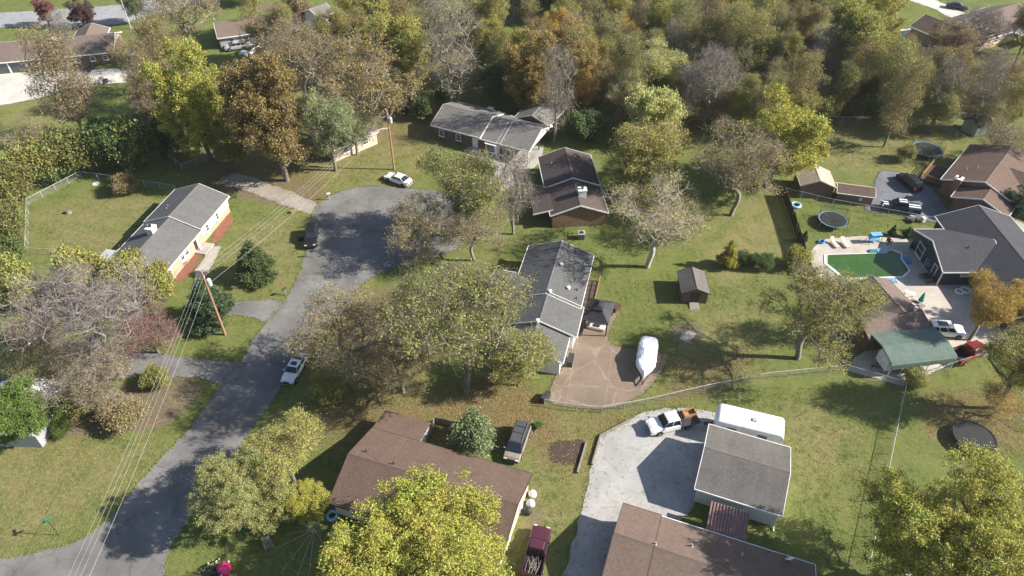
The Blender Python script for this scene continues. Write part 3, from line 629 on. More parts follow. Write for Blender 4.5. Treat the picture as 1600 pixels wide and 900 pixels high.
opening(h, 'N', (.3, Lh, -11.2, -.3), 3.5, .9, 1.4, 1.2); opening(h, 'N', (.3, Lh, -11.2, -.3), 8, .1, 1.6, 2.0, 'door', pane='pane')
m = MB(); m.box((4.8, 1.6, .3), (6.0, 3.4, .6)); m.build('deck', 'wood_dark', h)
m = MB()
for i in range(8): m.box((1.9+i*.83, 3.25, 1.0), (.1, .1, 1.0))
for z in (.8, 1.15, 1.5): m.bar((1.9, 3.25, z), (7.7, 3.25, z), .05, .12)
m.bar((1.9, .1, 1.5), (1.9, 3.25, 1.5), .05, .12); m.build('deck_railing', 'wood_orange', h)

# shingled outbuilding between pool and green carport
h, hx, hy = house('garden_building', 'brown-grey shingled outbuilding between the pool and the green carport', (1440, 494), (1396, 446), 6.2, 2.4, cat='outbuilding')
block(h, -hx, hx+1.0, -hy, hy, 2.5, .40, 'shingle_dusk', 'siding_brown', trim='wood_dark')
block(h, -hx-2.6, -hx+2.2, -hy+.2, hy+3.2, 2.45, .34, 'shingle_dusk', 'siding_brown', axis='y', trim='wood_dark')
m = MB(); m.lathe([(.16, 2.6), (.16, 4.0), (.24, 4.0), (.24, 4.15), (.02, 4.2)], 10, (-hx-.2, -hy+1.0, 0)); m.build('roof_vent', 'plastic_white', h)
opening(h, 'S', (-hx, hx, -hy, hy), 2.5, .05, 1.0, 2.0, 'door', pane='plastic_white')

# green metal carport
A, B, C, D = G(1378, 520, 3.0), G(1464.5, 512, 3.0), G(1491, 551, 2.7), G(1376.7, 566, 2.7)
u = ((B-A)+(C-D)).normalized(); e = empty('metal_carport', ((A+B+C+D)/4).xy.to_3d(), math.atan2(u.y, u.x), 'green ribbed metal carport sheltering a camper trailer', 'carport')
pf = [(-2.75, 1.75), (-2.72, 2.45), (-2.5, 2.7), (-1.6, 2.88), (-.8, 3.03), (0, 3.15), (.8, 3.03), (1.6, 2.88), (2.5, 2.7), (2.72, 2.45), (2.75, 1.75)]
m = MB(); m.extrude(pf+[(v*.985, z-.04) for v, z in reversed(pf)], -4.3, 4.3, lambda u_, v, z: (u_, v, z)); sk = m.build('roof_sheet', 'green_metal', e)
for i in range(19):
    y = -2.45+4.9*i/18; z = 3.15-.18*abs(y); m = MB(); m.bar((-4.29, y, z+.012), (4.29, y, z+.012), .07, .035); m.build('rib', 'green_metal', sk)
for s in (-1, 1):
    for z in (1.85, 2.05, 2.25): m = MB(); m.bar((-4.29, s*2.765, z), (4.29, s*2.765, z), .03, .06); m.build('rib', 'green_metal', sk)
for i in range(6):
    for y in (-2.68, 2.68): m = MB(); m.box((-4.2+i*1.68, y, .96), (.07, .07, 1.92)); m.build('post', 'galvanised', e)
for i in range(6): m = MB(); m.bar((-4.2+i*1.68, -2.5, 2.5), (-4.2+i*1.68, 0, 2.98), .06, .06); m.bar((-4.2+i*1.68, 2.5, 2.5), (-4.2+i*1.68, 0, 2.98), .06, .06); m.build('rafter', 'galvanised', e)

# far houses
h, hx, hy = house('brick_house', 'brown-roofed house with open garage bays beside the far street', (-45, 103), (178, 82), 11)
block(h, -hx, hx, -hy, hy, 2.6, .36, 'shingle_dusk', 'brick_brown', gable='siding_cream')
block(h, hx-9, hx-3, .5, hy+3, 2.7, .4, 'shingle_dusk', 'brick_brown', axis='y')
for u_ in (19.5, 22.5, 25): opening(h, 'S', (-hx, hx, -hy, hy), u_, .9, 1.0, 1.0)
for i in range(4): m = MB(); m.box((-hx+4.5+i*3.4, -hy-.03, 1.1), (2.9, .08, 2.1)); m.build('garage_bay', 'pane', h)
for i in range(5): m = MB(); m.box((-hx+2.8+i*3.4, -hy-.08, 1.25), (.3, .12, 2.5)); m.build('pillar', 'trim_white', h)
m = MB(); m.lathe([(.02, -.1), (.3, -.03), (.5, .08), (.3, .0), (.02, -.06)], 14); d = m.build('satellite_dish', 'plastic_white', h, True); d.location = (2.0, -1.0, 4.9); d.rotation_euler = (1.0, 0, .3)
h, hx, hy = house('small_house', 'low brown-roofed house glimpsed behind the russet tree and utility pole', (520, 236), (592, 206), 8)
block(h, -hx, hx, -hy, hy, 2.6, .36, 'shingle_dusk', 'siding_cream'); opening(h, 'S', (-hx, hx, -hy, hy), 2.5, .9, 1.2, 1.1); opening(h, 'S', (-hx, hx, -hy, hy), 6.5, .9, 1.2, 1.1)
h, hx, hy = house('suburban_house', 'grey-brown roofed house with white patio cover in the top right corner', (1520, 70), (1622, 38), 12)
block(h, -hx, hx, -hy, hy, 2.7, .45, 'shingle_dusk', 'brick_tan'); block(h, -hx-3.5, -hx+4, -1.2, hy+1.5, 2.6, .45, 'shingle_brown', 'brick_tan', axis='y')
m = MB(); m.box((hx-6.0, -hy-2.6, 2.5), (6.5, 4.2, .12)); m.build('patio_cover', 'plastic_white', h)
for x in (hx-9, hx-3): m = MB(); m.box((x, -hy-4.5, 1.2), (.14, .14, 2.4)); m.build('patio_post', 'trim_white', h)
for u_ in (4, 9, 14): opening(h, 'S', (-hx, hx, -hy, hy), u_, .9, 1.4, 1.3)
h, hx, hy = house('suburban_house', 'grey-sided house behind the two white vehicles at the top left', (340, 62), (425, 50), 9)
block(h, -hx, hx, -hy, hy, 2.8, .4, 'shingle_dusk', 'siding_grey')
for u_ in (2.5, 5.5, 8.5): opening(h, 'S', (-hx, hx, -hy, hy), u_, .8, 1.3, 1.4)
h, hx, hy = house('white_cottage', 'small white gabled cottage between golden trees at the top', (498, 30), (524, 20), 6)
block(h, -hx, hx, -hy, hy, 2.8, .45, 'shingle_grey', 'siding_white', gable='siding_white'); opening(h, 'S', (-hx, hx, -hy, hy), 1.6, .9, 1.0, 1.2)
h, hx, hy = house('metal_roofed_house', 'white metal-roofed house under the bright green tree at the left edge', (56, 682), (108, 600), 8)
block(h, -hx, hx, -hy, hy, 2.6, .2, 'plastic_white', 'siding_grey')
for i in range(12): 
    x = -hx+.4+i*(2*hx-.8)/11; m = MB()
    for s in (-1, 1): m.bar((x, s*(hy+.4), 2.71), (x, 0, 2.6+.2*hy+.19), .05, .05)
    m.build('roof_seam', 'plastic_white', h)

# ---------------------------------------------------------------- sheds, gazebo, fences
def shed(name, label, px, rot, L, W, he, slope, roof, wall, trim='trim_dark', cat='shed'):
    e = empty(name, G(*px), math.radians(rot), label, cat); block(e, -L/2, L/2, -W/2, W/2, he, slope, roof, wall, trim=trim, ov=.2, og=.2, th=.1); return e
e = shed('garden_shed', 'dark wooden shed with a ramp on the lawn beside the white-limbed tree', (1080, 458), 88, 4.2, 3.4, 2.0, .45, 'shingle_weathered', 'siding_brown')
m = MB(); m.add([(-3.5, -.65, .02), (-3.5, .65, .02), (-2.1, .65, .25), (-2.1, -.65, .25), (-3.5, -.65, -.05), (-3.5, .65, -.05), (-2.1, .65, .0), (-2.1, -.65, .0)], [(0, 1, 2, 3), (7, 6, 5, 4), (0, 4, 5, 1), (1, 5, 6, 2), (2, 6, 7, 3), (3, 7, 4, 0)]); m.build('ramp', 'wood_grey', e)
opening(e, 'W', (-2.1, 2.1, -1.7, 1.7), 1.7, .1, 1.2, 1.8, 'door', frame='wood_dark', pane='wood_dark')
e = shed('metal_shed', 'tan metal-roofed open shed under the yellow maple beside the brown coop', (1268, 296), 84, 4.6, 5.2, 2.2, .42, 'tan_metal', 'siding_brown', 'tan_metal')
for i in range(9):
    m = MB(); x = -2.4+i*.6
    for s in (-1, 1): m.bar((x, s*2.75, 2.28), (x, 0, 2.2+.42*2.6+.13), .05, .05)
    m.build('roof_rib', 'tan_metal', e)
e = shed('chicken_coop', 'brown-roofed wooden coop with wire front beside the asphalt drive', (1331, 311), -14, 5.4, 2.6, 1.75, .5, 'shingle_brown', 'siding_brown', 'trim_white', 'coop')
m = MB()
for i in range(15): m.bar((-2.6+i*.24, -1.33, .15), (-2.6+i*.24, -1.33, 1.6), .03, .03)
for i in range(6): m.bar((-2.6, -1.33, .2+i*.27), (.8, -1.33, .2+i*.27), .03, .03)
m.build('wire_front', 'wood_grey', e); m = MB(); m.box((1.8, -1.34, .85), (1.5, .06, 1.5)); m.build('coop_door', 'brick_red', e); m = MB(); m.box((.9, -1.35, 1.0), (.45, .06, .55)); m.build('sign_board', 'fabric_cream', e)
e = shed('grey_shed', 'small grey shed with dark roof at the fence in the top right yard', (1521, 205), 25, 3.4, 3.0, 2.1, .6, 'shingle_dark', 'siding_grey')
# gazebo
C = sum((G(*q, 2.4) for q in ((914, 497), (946, 504), (957, 473), (925, 467))), Vector())/4; d = G(946, 504, 2.4)-G(914, 497, 2.4)
e = empty('gazebo', C.xy.to_3d(), math.atan2(d.y, d.x), 'dark metal hip-roofed gazebo on the patio beside the long grey-roofed house', 'gazebo')
def hip(m, w, d, z0, z1, tw, td, th=.05):
    a = [(-w, -d), (w, -d), (w, d), (-w, d)]; b = [(-tw, -td), (tw, -td), (tw, td), (-tw, td)]
    P = [(x, y, z0) for x, y in a]+[(x, y, z1) for x, y in b]+[(x, y, z0-th) for x, y in a]+[(x, y, z1-th) for x, y in b]
    m.add(P, [(0, 1, 5, 4), (1, 2, 6, 5), (2, 3, 7, 6), (3, 0, 4, 7), (4, 5, 6, 7), (8, 12, 13, 9), (9, 13, 14, 10), (10, 14, 15, 11), (11, 15, 12, 8), (12, 15, 14, 13), (0, 8, 9, 1), (1, 9, 10, 2), (2, 10, 11, 3), (3, 11, 8, 0)])
    for k in range(4):
        A, B, C_, D_ = Vector(P[k]), Vector(P[(k+1) % 4]), Vector(P[4+(k+1) % 4]), Vector(P[4+k])
        for i in range(0, 9): 
            t = i/8; m.bar(A.lerp(B, t)+Vector((0, 0, .02)), D_.lerp(C_, t)+Vector((0, 0, .02)), .045, .04)
m = MB(); hip(m, 1.75, 2.2, 2.3, 3.2, .5, .75); gr = m.build('roof', 'metal_dark', e)
m = MB(); hip(m, .7, .95, 3.3, 3.65, .05, .25); m.build('roof_cupola', 'metal_dark', gr)
for x in (-1.55, 1.55):
    for y in (-2.0, 2.0): m = MB(); m.box((x, y, 1.15), (.15, .15, 2.3)); m.build('post', 'wood_dark', e)
for s in (-1, 1): m = MB(); m.bar((-1.55, s*2.0, 2.2), (1.55, s*2.0, 2.2), .1, .16); m.bar((s*1.55, -2.0, 2.2), (s*1.55, 2.0, 2.2), .1, .16); m.build('beam', 'wood_dark', e)
t = empty('outdoor_sofa', e.location, e.rotation_euler.z, 'pale outdoor sofa under the gazebo roof', 'sofa')
m = MB(); m.box((0, -.9, .28), (2.4, 1.0, .45)); m.build('seat', 'fabric_cream', t, bevel=.06); m = MB(); m.box((0, -.45, .62), (2.4, .25, .5)); m.build('backrest', 'fabric_cream', t, bevel=.06)
m = MB(); m.box((.1, -.95, .58), (.8, .5, .16)); m.build('cushion', 'metal_dark', t, bevel=.05)
m = MB()
for x in (-1.1, 1.1):
    for y in (-1.3, -.5): m.box((x, y, .05), (.1, .1, .1))
m.build('feet', 'wood_dark', t)

def chain_fence(label, px, hgt=1.2, group=None, gap=2.6, z0=0):
    pts = [G(*p) for p in px]; e = empty('chain_link_fence', pts[0], 0, label, 'fence', group); o = pts[0]
    W, Fs = [], []; rail = MB()
    def strip(a, b, w=.0045):
        d = (b-a).normalized(); n = Vector((d.y, -d.x, 0)); s = d.cross(n).normalized() if n.length > 1e-6 else Vector((1, 0, 0)); s = s*w
        k = len(W); W.extend([a-s, a+s, b+s, b-s]); Fs.append((k, k+1, k+2, k+3))
    for a, b in zip(pts[:-1], pts[1:]):
        a = a-o; b = b-o; L = (b-a).length; n = max(1, round(L/gap)); d = (b-a)/L
        for i in range(n+1):
            if i == n and b != pts[-1]-o: continue
            p = a.lerp(b, i/n); m = MB(); m.tube([p, p+Vector((0, 0, hgt+.05))], .038, 6); m.build('post', 'galvanised', e)
        rail.tube([a+Vector((0, 0, hgt)), b+Vector((0, 0, hgt))], .028, 5)
        st = .17; k = int(L/st)
        for i in range(-int(hgt/st), k):
            for s in (0, 1):
                t0, t1 = i*st, i*st+hgt; c0, c1 = max(t0, 0), min(t1, L)
                if c1-c0 < .05: continue
                z_a, z_b = c0-t0, c1-t0
                if s: z_a, z_b = hgt-z_a, hgt-z_b
                strip(a+d*c0+Vector((0, 0, z_a)), a+d*c1+Vector((0, 0, z_b)))
    rail.build('top_rail', 'galvanised', e); raw_mesh('wire_mesh', W, Fs, 'wire', e)
    return e
chain_fence('chain-link fence round the back yard of the house with white chimney', [(173, 406), (110, 400), (44, 397), (46, 320), (128, 277), (180, 284), (275, 299)])
chain_fence('chain-link fence along the lawn below the patio and the wrapped boat', [(851, 634), (900, 642), (940, 645), (1010, 633), (1100, 612), (1200, 592), (1322, 580)], 1.2)
chain_fence('chain-link fence running down the right-hand lawn to the bottom edge', [(1412, 606), (1400, 662), (1385, 735), (1370, 808), (1350, 905)])
chain_fence('chain-link fence round the green carport corner', [(1322, 580), (1412, 606), (1480, 577), (1545, 556), (1610, 533)], 1.1)
chain_fence('chain-link fence at the wood behind the yellow maple', [(1272, 191), (1380, 194), (1458, 196), (1462, 186), (1506, 186)], 1.3)
chain_fence('chain-link fence between the trampoline lawn and the drive', [(1226, 304), (1300, 322), (1352, 331), (1420, 344), (1478, 354)], 1.3)
chain_fence('short chain-link fence slanting past the grey shed', [(1462, 196), (1508, 224)], 1.2)
chain_fence('chain-link fence at the bottom right beyond the round trampoline', [(1555, 640), (1610, 675)], 1.1)
chain_fence('short chain-link fence across the shaded lawn left of the russet tree', [(255, 238), (285, 265), (330, 250)], 1.1)
def board_fence(label, px, hgt, mat, bw=.16):
    pts = [G(*p) for p in px]; o = pts[0]; e = empty('board_fence', o, 0, label, 'fence'); b0 = MB(); b0.box((0, 0, hgt/2), (bw*.92, .03, hgt)); proto = None
    for a, b in zip(pts[:-1], pts[1:]):
        a = a-o; b = b-o; L = (b-a).length; n = int(L/bw); rz = math.atan2((b-a).y, (b-a).x)
        for i in range(n):
            p = a.lerp(b, (i+.5)/n)
            if proto is None: q = proto = b0.build('board', mat, e)
            else: q = bpy.data.objects.new('board', proto.data); COL.objects.link(q); q.parent = e
            q.location = p + Vector((0, 0, random.uniform(-.03, .03))); q.rotation_euler = (random.gauss(0, .012), 0, rz)
        nrm = Vector((-math.sin(rz), math.cos(rz), 0))*.06
        for z in (.35, hgt-.35): m = MB(); m.bar(a+nrm+Vector((0, 0, z)), b+nrm+Vector((0, 0, z)), .05, .09); m.build('rail', mat, e)
        for i in range(int(L/2.4)+1): m = MB(); p = a+(b-a).normalized()*min(L, i*2.4)+nrm*1.5; m.box((p.x, p.y, hgt/2), (.1, .1, hgt+.1)); m.build('post', mat, e)
    return e
board_fence('tall dark board fence beside the pool terrace', [(1222, 306), (1238, 350), (1252, 393), (1262, 432)], 1.9, 'wood_dark')
board_fence('orange-brown board fence beside the far green lawn at the top', [(826, 39), (856, 22)], 1.8, 'wood_orange')

# ---------------------------------------------------------------- vehicles
def loft(m, rings):
    n = len(rings[0]); P = [p for r in rings for p in r]; fs = []
    for i in range(len(rings)-1):
        for k in range(n): fs.append((i*n+k, i*n+(k+1) % n, (i+1)*n+(k+1) % n, (i+1)*n+k))
    fs.append(tuple(range(n))); fs.append(tuple((len(rings)-1)*n+k for k in reversed(range(n)))); m.add(P, fs)
KINDS = {  # length, width, roof height, body stations (x, top z, half-width factor), belt, cabin base x0,x1, roof x0,x1 (rear to front)
 'sedan': (4.9, 1.84, 1.45, [(-.5, .72, .86), (-.485, .98, .93), (-.34, 1.02, 1), (.16, .96, 1), (.42, .82, .97), (.485, .70, .90), (.5, .58, .82)], .94, (-.37, .21), (-.20, .07)),
 'coupe': (4.4, 1.80, 1.38, [(-.5, .72, .84), (-.48, .96, .92), (-.34, 1.0, 1), (.14, .94, 1), (.40, .78, .96), (.48, .64, .88), (.5, .54, .8)], .92, (-.42, .19), (-.24, .03)),
 'suv': (4.8, 1.92, 1.76, [(-.5, .80, .92), (-.49, 1.08, .96), (-.3, 1.12, 1), (.2, 1.08, 1), (.44, 1.00, .98), (.49, .84, .93), (.5, .66, .86)], 1.06, (-.485, .24), (-.44, .10)),
 'van': (5.0, 1.98, 1.75, [(-.5, .80, .93), (-.49, 1.06, .97), (-.3, 1.08, 1), (.25, 1.02, 1), (.44, .90, .97), (.49, .72, .90), (.5, .6, .84)], 1.02, (-.485, .33), (-.46, .14)),
 'pickup': (5.7, 2.0, 1.86, [(-.06, 1.14, 1), (.0, 1.16, 1), (.2, 1.15, 1), (.44, 1.08, .98), (.49, .98, .94), (.5, .7, .9)], 1.13, (-.075, .22), (-.05, .12)),
 'crew': (5.9, 2.0, 1.88, [(-.15, 1.14, 1), (.0, 1.16, 1), (.2, 1.15, 1), (.44, 1.08, .98), (.49, .98, .94), (.5, .7, .9)], 1.13, (-.155, .24), (-.13, .13)),
}
def vehicle(name, label, cat, rear, front, kind, paint, z=.4, group=None, bed=None, roofmat=None, stripes=None, sunroof=False, rack=False, lng=None):
    A, B = G(*rear, z), G(*front, z); d = B-A; L, W, Hh, st, belt, cb, cr = KINDS[kind]; L = lng or L; hw = W/2
    e = empty(name, ((A+B)/2).xy.to_3d()+Vector((0, 0, .055)), math.atan2(d.y, d.x), label, cat, group)
    zb = .24; m = MB(); rings = []
    for fx, zt, k in st:
        w = hw*k; x = fx*L; rings.append([(x, -w*.9, zb), (x, -w, zb+.2), (x, -w, zt-.16), (x, -w*.9, zt-.03), (x, -w*.5, zt), (x, w*.5, zt), (x, w*.9, zt-.03), (x, w, zt-.16), (x, w, zb+.2), (x, w*.9, zb)])
    loft(m, rings); m.build('body', paint, e)
    b0, b1, r0, r1 = cb[0]*L, cb[1]*L, cr[0]*L, cr[1]*L; wb, wt = hw*.93, hw*.74
    m = MB(); ring = lambda x, w, z_: [(x[0], -w, z_), (x[1], -w, z_), (x[1], w, z_), (x[0], w, z_)]
    base, top = ring((b0, b1), wb, belt-.06), ring((r0, r1), wt, Hh-.05); cap = ring((r0+.12, r1-.14), wt-.12, Hh)
    loft(m, [base, top, cap]); cabn = m.build('cabin', roofmat or paint, e)
    def pane(nm, a, b, c, d_, ins=.1, mat='glass', par=e):
        Q = [Vector(q) for q in (a, b, c, d_)]; cen = sum(Q, Vector())/4; n = (Q[1]-Q[0]).cross(Q[3]-Q[0]).normalized()
        if n.dot(cen-Vector((0, 0, .7))) < 0: n = -n
        R = [cen+(q-cen)*(1-ins) for q in Q]; mm = MB(); mm.add([q-n*.02 for q in R]+[q+n*.018 for q in R], [(3, 2, 1, 0), (4, 5, 6, 7), (0, 1, 5, 4), (1, 2, 6, 5), (2, 3, 7, 6), (3, 0, 4, 7)]); return mm.build(nm, mat, par)
    T = [Vector(p) for p in top]; Bq = [Vector(p) for p in base]
    for q in Bq: q.z += .1
    pane('windshield', Bq[1], Bq[2], T[2], T[1], .1); pane('rear_window', Bq[0], Bq[3], T[3], T[0], .14)
    nwin = 1 if kind == 'pickup' else (3 if kind in ('suv', 'van') else 2)
    for s in (0, 1):
        p0, p1, t1, t0 = (Bq[0], Bq[1], T[1], T[0]) if s == 0 else (Bq[3], Bq[2], T[2], T[3])
        for i in range(nwin):
            f0, f1 = i/nwin, (i+1)/nwin; pane('side_window', p0.lerp(p1, f0), p0.lerp(p1, f1), t0.lerp(t1, f1), t0.lerp(t1, f0), .13)
    rw = .36 if kind in ('suv', 'pickup', 'crew') else .32
    for fx in (.31, -.31):
        for s in (-1, 1):
            m = MB(); m.lathe([(rw*.6, -.11), (rw*.92, -.12), (rw, -.08), (rw, .08), (rw*.92, .12), (rw*.6, .11)], 14, (0, 0, 0), 'y'); w_ = m.build('wheel', 'rubber', e); w_.location = (fx*L, s*(hw-.06), rw)
            m = MB(); m.lathe([(.02, -.1), (rw*.6, -.1), (rw*.6, .1), (.02, .1)], 10, (0, 0, 0), 'y')
            for q in range(5): a = q*1.257; m.bar((0, s*.105, 0), (math.cos(a)*rw*.55, s*.115, math.sin(a)*rw*.55), .05, .03)
            m.build('rim', 'metal_grey', w_)
            m = MB(); m.lathe([(rw*1.0, -.015), (rw*1.18, -.015), (rw*1.18, .015), (rw*1.0, .015)], 14, (fx*L, s*(hw+.004), rw+.02), 'y', True); m.build('wheel_arch', 'plastic_black', e)
    zt = st[-2][1]; kf = st[-2][2]
    for s in (-1, 1):
        m = MB(); m.box((.487*L, s*hw*.66, zt-.06), (.12, .36, .17)); m.build('headlight', 'light_glass', e)
        m = MB(); m.box((-.492*L, s*hw*.76, .86), (.1, .26, .26)); m.build('taillight', 'tail_red', e)
        m = MB(); m.box((b1-.25, s*(hw+.07), belt+.08), (.12, .2, .14)); m.build('mirror', paint, e)
    m = MB(); m.box((.497*L, 0, .45), (.1, W*.84, .22)); m.build('front_bumper', 'plastic_black' if kind != 'crew' else 'chrome', e)
    m = MB(); m.box((-.497*L, 0, .48), (.12, W*.86, .22)); m.build('rear_bumper', 'chrome' if kind in ('pickup', 'crew') else 'plastic_black', e)
    m = MB(); m.box((.496*L, 0, .68), (.06, W*.42, .16)); m.build('grille', 'metal_dark', e)
    if kind in ('pickup', 'crew') and bed != 'flat':
        x0, x1 = -.49*L, st[0][0]*L-.03; m = MB(); t = .09
        m.box(((x0+x1)/2, 0, .56), (x1-x0, W*.94, .12)); m.build('bed_floor', 'plastic_black', e)
        for s in (-1, 1): m = MB(); m.box(((x0+x1)/2, s*(hw-t/2), .74), (x1-x0, t, .78)); m.build('bed_side', paint, e, bevel=.03)
        m = MB(); m.box((x0+t/2, 0, .80), (t, W-.22, .66)); m.build('tailgate', paint, e, bevel=.02); m = MB(); m.box((x1-t/2, 0, .80), (t, W-.22, .66)); m.build('bed_bulkhead', paint, e)
        if bed == 'cover': m = MB(); m.box(((x0+x1)/2, 0, 1.14), (x1-x0-.06, W-.12, .05)); m.build('bed_cover', paint, e)
    if bed == 'flat':
        x0, x1 = -.58*L, st[0][0]*L-.12; m = MB(); m.box(((x0+x1)/2, 0, .92), (x1-x0, 2.2, .1)); m.build('flatbed', 'metal_dark', e)
        m = MB(); m.bar((x0, -.35, .6), (x1+.2, -.35, .6), .12, .2); m.bar((x0, .35, .6), (x1+.2, .35, .6), .12, .2); m.bar((x0, -.35, .8), (x0, .35, .8), .1, .16); m.build('bed_frame', 'metal_dark', e)
        m = MB()
        for y in (-1.0, -.5, 0, .5, 1.0): m.bar((x1, y, .97), (x1, y, 1.9), .06, .06)
        m.bar((x1, -1.05, 1.9), (x1, 1.05, 1.9), .06, .08); m.build('headache_rack', 'metal_dark', e)
    if stripes:
        m = MB()
        for s in (-1, 1): m.box(((.2*L+.47*L)/2, s*.3, st[3][1]+.0), (.27*L, .3, .06))
        for s in (-1, 1): m.box(((r0+r1)/2, s*.3, Hh+.01), (r1-r0-.3, .3, .03))
        if bed == 'cover':
            for s in (-1, 1): m.box(((x0+x1)/2, s*.3, 1.175), (x1-x0-.1, .3, .02))
        for i, s in enumerate((-1, 1)): pass
        o = m.build('stripes', stripes, e); tag(o, kind='stuff')
    if sunroof: m = MB(); m.box(((r0+r1)/2+.1, 0, Hh+.008), ((r1-r0)*.5, wt*1.2, .02)); m.build('sunroof', 'glass', e)
    if rack:
        for s in (-1, 1): m = MB(); m.tube([(r0+.1, s*wt*.86, Hh-.02), (r0+.25, s*wt*.86, Hh+.06), (r1-.3, s*wt*.86, Hh+.06), (r1-.15, s*wt*.86, Hh-.02)], .025, 5); m.build('roof_rail', 'metal_dark', e)
        for f in (.3, .6): m = MB(); m.bar((r0+(r1-r0)*f, -wt*.86, Hh+.06), (r0+(r1-r0)*f, wt*.86, Hh+.06), .05, .03); m.build('roof_bar', 'metal_dark', e)
    return e
v = vehicle('suv', 'black sport utility vehicle with its door open at the turning circle', 'car', (489, 357), (485, 387), 'suv', 'paint_black', rack=True)
m = MB(); m.box((.55, -1.42, .72), (.1, .95, .75)); dr = m.build('open_door', 'paint_black', v, bevel=.03); m = MB(); m.box((.55, -1.40, 1.28), (.05, .8, .38)); m.build('door_window', 'glass', dr)
vehicle('sedan', 'white sedan parked at the far edge of the turning circle', 'car', (641, 288), (604, 275), 'sedan', 'paint_white')
vehicle('hatchback', 'white car with dark sunroof parked at the kerb under thinning trees', 'car', (470, 562), (449, 598), 'coupe', 'paint_white', sunroof=True)
vehicle('pickup_truck', 'maroon pickup with branches in its bed beside the brown-roofed house', 'truck', (829, 905), (847, 826), 'pickup', 'paint_maroon', lng=5.4)
pk = bpy.data.objects['pickup_truck']; e = empty('branch_pile', pk.location+Vector((0, 0, .66)), pk.rotation_euler.z, 'cut grey branches lying in the bed of the maroon pickup', 'branches')
for i in range(14):
    a = Vector((random.uniform(-2.4, -1.6), random.uniform(-.7, .7), random.uniform(.03, .2))); q = Vector((random.uniform(-1.5, -.6), random.uniform(-.7, .7), random.uniform(.1, .5))); m = MB(); m.tube([a, (a+q)/2+Vector((0, random.uniform(-.15, .15), .08)), q], [.035, .026, .012], 5); m.build('branch', 'wood_grey', e)
vehicle('station_wagon', 'taupe sport wagon with roof bars beside the green juniper', 'car', (817, 669), (799, 719), 'van', 'paint_taupe', rack=True, roofmat='paint_grey')
t = vehicle('crew_cab_truck', 'white crew cab truck with black flatbed on the gravel yard', 'truck', (1082, 655), (1012, 671), 'crew', 'paint_white', bed='flat', lng=5.6)
c = empty('wooden_crate', t.location+Vector((0, 0, .93)), t.rotation_euler.z, 'open orange-brown wooden crate on the truck flatbed', 'crate')
for s in (-1, 1): m = MB(); m.box((-2.4, s*.42-.35, .26), (1.5, .06, .5)); m.build('side_board', 'wood_orange', c)
for x in (-3.12, -1.68): m = MB(); m.box((x, -.35, .26), (.06, .8, .5)); m.build('end_board', 'wood_orange', c)
m = MB(); m.box((-2.4, -.35, .03), (1.45, .8, .05)); m.build('crate_floor', 'wood', c)
vehicle('suv', 'black sport utility vehicle on the asphalt drive by the deck', 'car', (1430, 295), (1410, 277), 'suv', 'paint_black', rack=True)
vehicle('pickup_truck', 'navy pickup with white racing stripes on the asphalt drive', 'truck', (1436, 330), (1377, 322), 'crew', 'paint_navy', bed='cover', stripes='paint_white', lng=5.8)
vehicle('suv', 'white sport utility vehicle beside the shingled outbuilding and green carport', 'car', (1448, 516), (1503, 520), 'suv', 'paint_white', sunroof=True, lng=4.7)
vehicle('pickup_truck', 'red pickup parked at the end of the green carport', 'truck', (1484, 566), (1538, 541), 'pickup', 'paint_red', lng=5.4)
vehicle('pickup_truck', 'white pickup, right of the pair parked by the grey-sided house', 'truck', (401, 74), (381, 87), 'crew', 'paint_white', lng=5.4)
vehicle('suv', 'silver wagon, left of the pair parked by the grey-sided house', 'car', (381, 73), (357, 76), 'suv', 'paint_silver')
vehicle('sedan', 'black car on the pale lane at the top right', 'car', (1483, 9), (1508, 13), 'sedan', 'paint_black')
vehicle('sedan', 'silver car on the back lane behind the wood at the top right', 'car', (1473, 90), (1489, 97), 'sedan', 'paint_silver')
vehicle('pickup_truck', 'pale blue-white truck parked in the wood behind the pale bare tree', 'truck', (1150, 101), (1146, 119), 'crew', 'paint_silver')
vehicle('hatchback', 'white car beside the far house with garage bays', 'car', (205, 86), (192, 87), 'coupe', 'paint_white')

def camper(label, c, rz, L, W, Hh, z0=.55):
    e = empty('camper_trailer', c, rz, label, 'trailer'); m = MB(); pr = [(-L/2, z0), (-L/2, Hh-.35), (-L/2+.3, Hh-.05), (-L/2+.6, Hh), (L/2-.6, Hh), (L/2-.25, Hh-.08), (L/2, Hh-.45), (L/2, z0)]
    m.extrude(pr, -W/2, W/2, lambda u, v, z: (v, u, z)); m.build('shell', 'plastic_white', e, bevel=.05)
    for x in (-L*.3, -L*.1, L*.12, L*.3): m = MB(); m.box((x, 0, Hh+.012), (.05, W-.2, .025)); m.build('roof_seam', 'lamp_grey', e)
    m = MB(); m.box((.4, 0, Hh+.08), (.45, .45, .16)); m.build('roof_vent', 'metal_grey', e)
    for s in (-1, 1):
        for x in (-L*.25, L*.2): m = MB(); m.box((x, s*(W/2+.01), Hh-1.0), (1.0, .05, .6)); m.build('window', 'glass', e)
        for x in (-.5, .5): m = MB(); m.lathe([(.2, -.12), (.34, -.12), (.34, .12), (.2, .12)], 12, (x, s*(W/2-.16), .34), 'y'); m.build('wheel', 'rubber', e)
    m = MB(); m.bar((-L/2, -.4, .5), (-L/2-1.1, 0, .5), .1, .1); m.bar((-L/2, .4, .5), (-L/2-1.1, 0, .5), .1, .1); m.bar((-L/2-.9, 0, .02), (-L/2-.9, 0, .55), .08, .08); m.build('tow_hitch', 'metal_dark', e)
    return e
P = [G(*q, 3.0) for q in ((1120, 628.6), (1228, 654), (1226, 684), (1122.6, 655))]
camper('white travel trailer parked tight behind the workshop', (sum(P, Vector())/4).xy.to_3d(), math.atan2((P[1]-P[0]).y, (P[1]-P[0]).x), 7.4, 2.7, 3.0)
gc = bpy.data.objects['metal_carport']
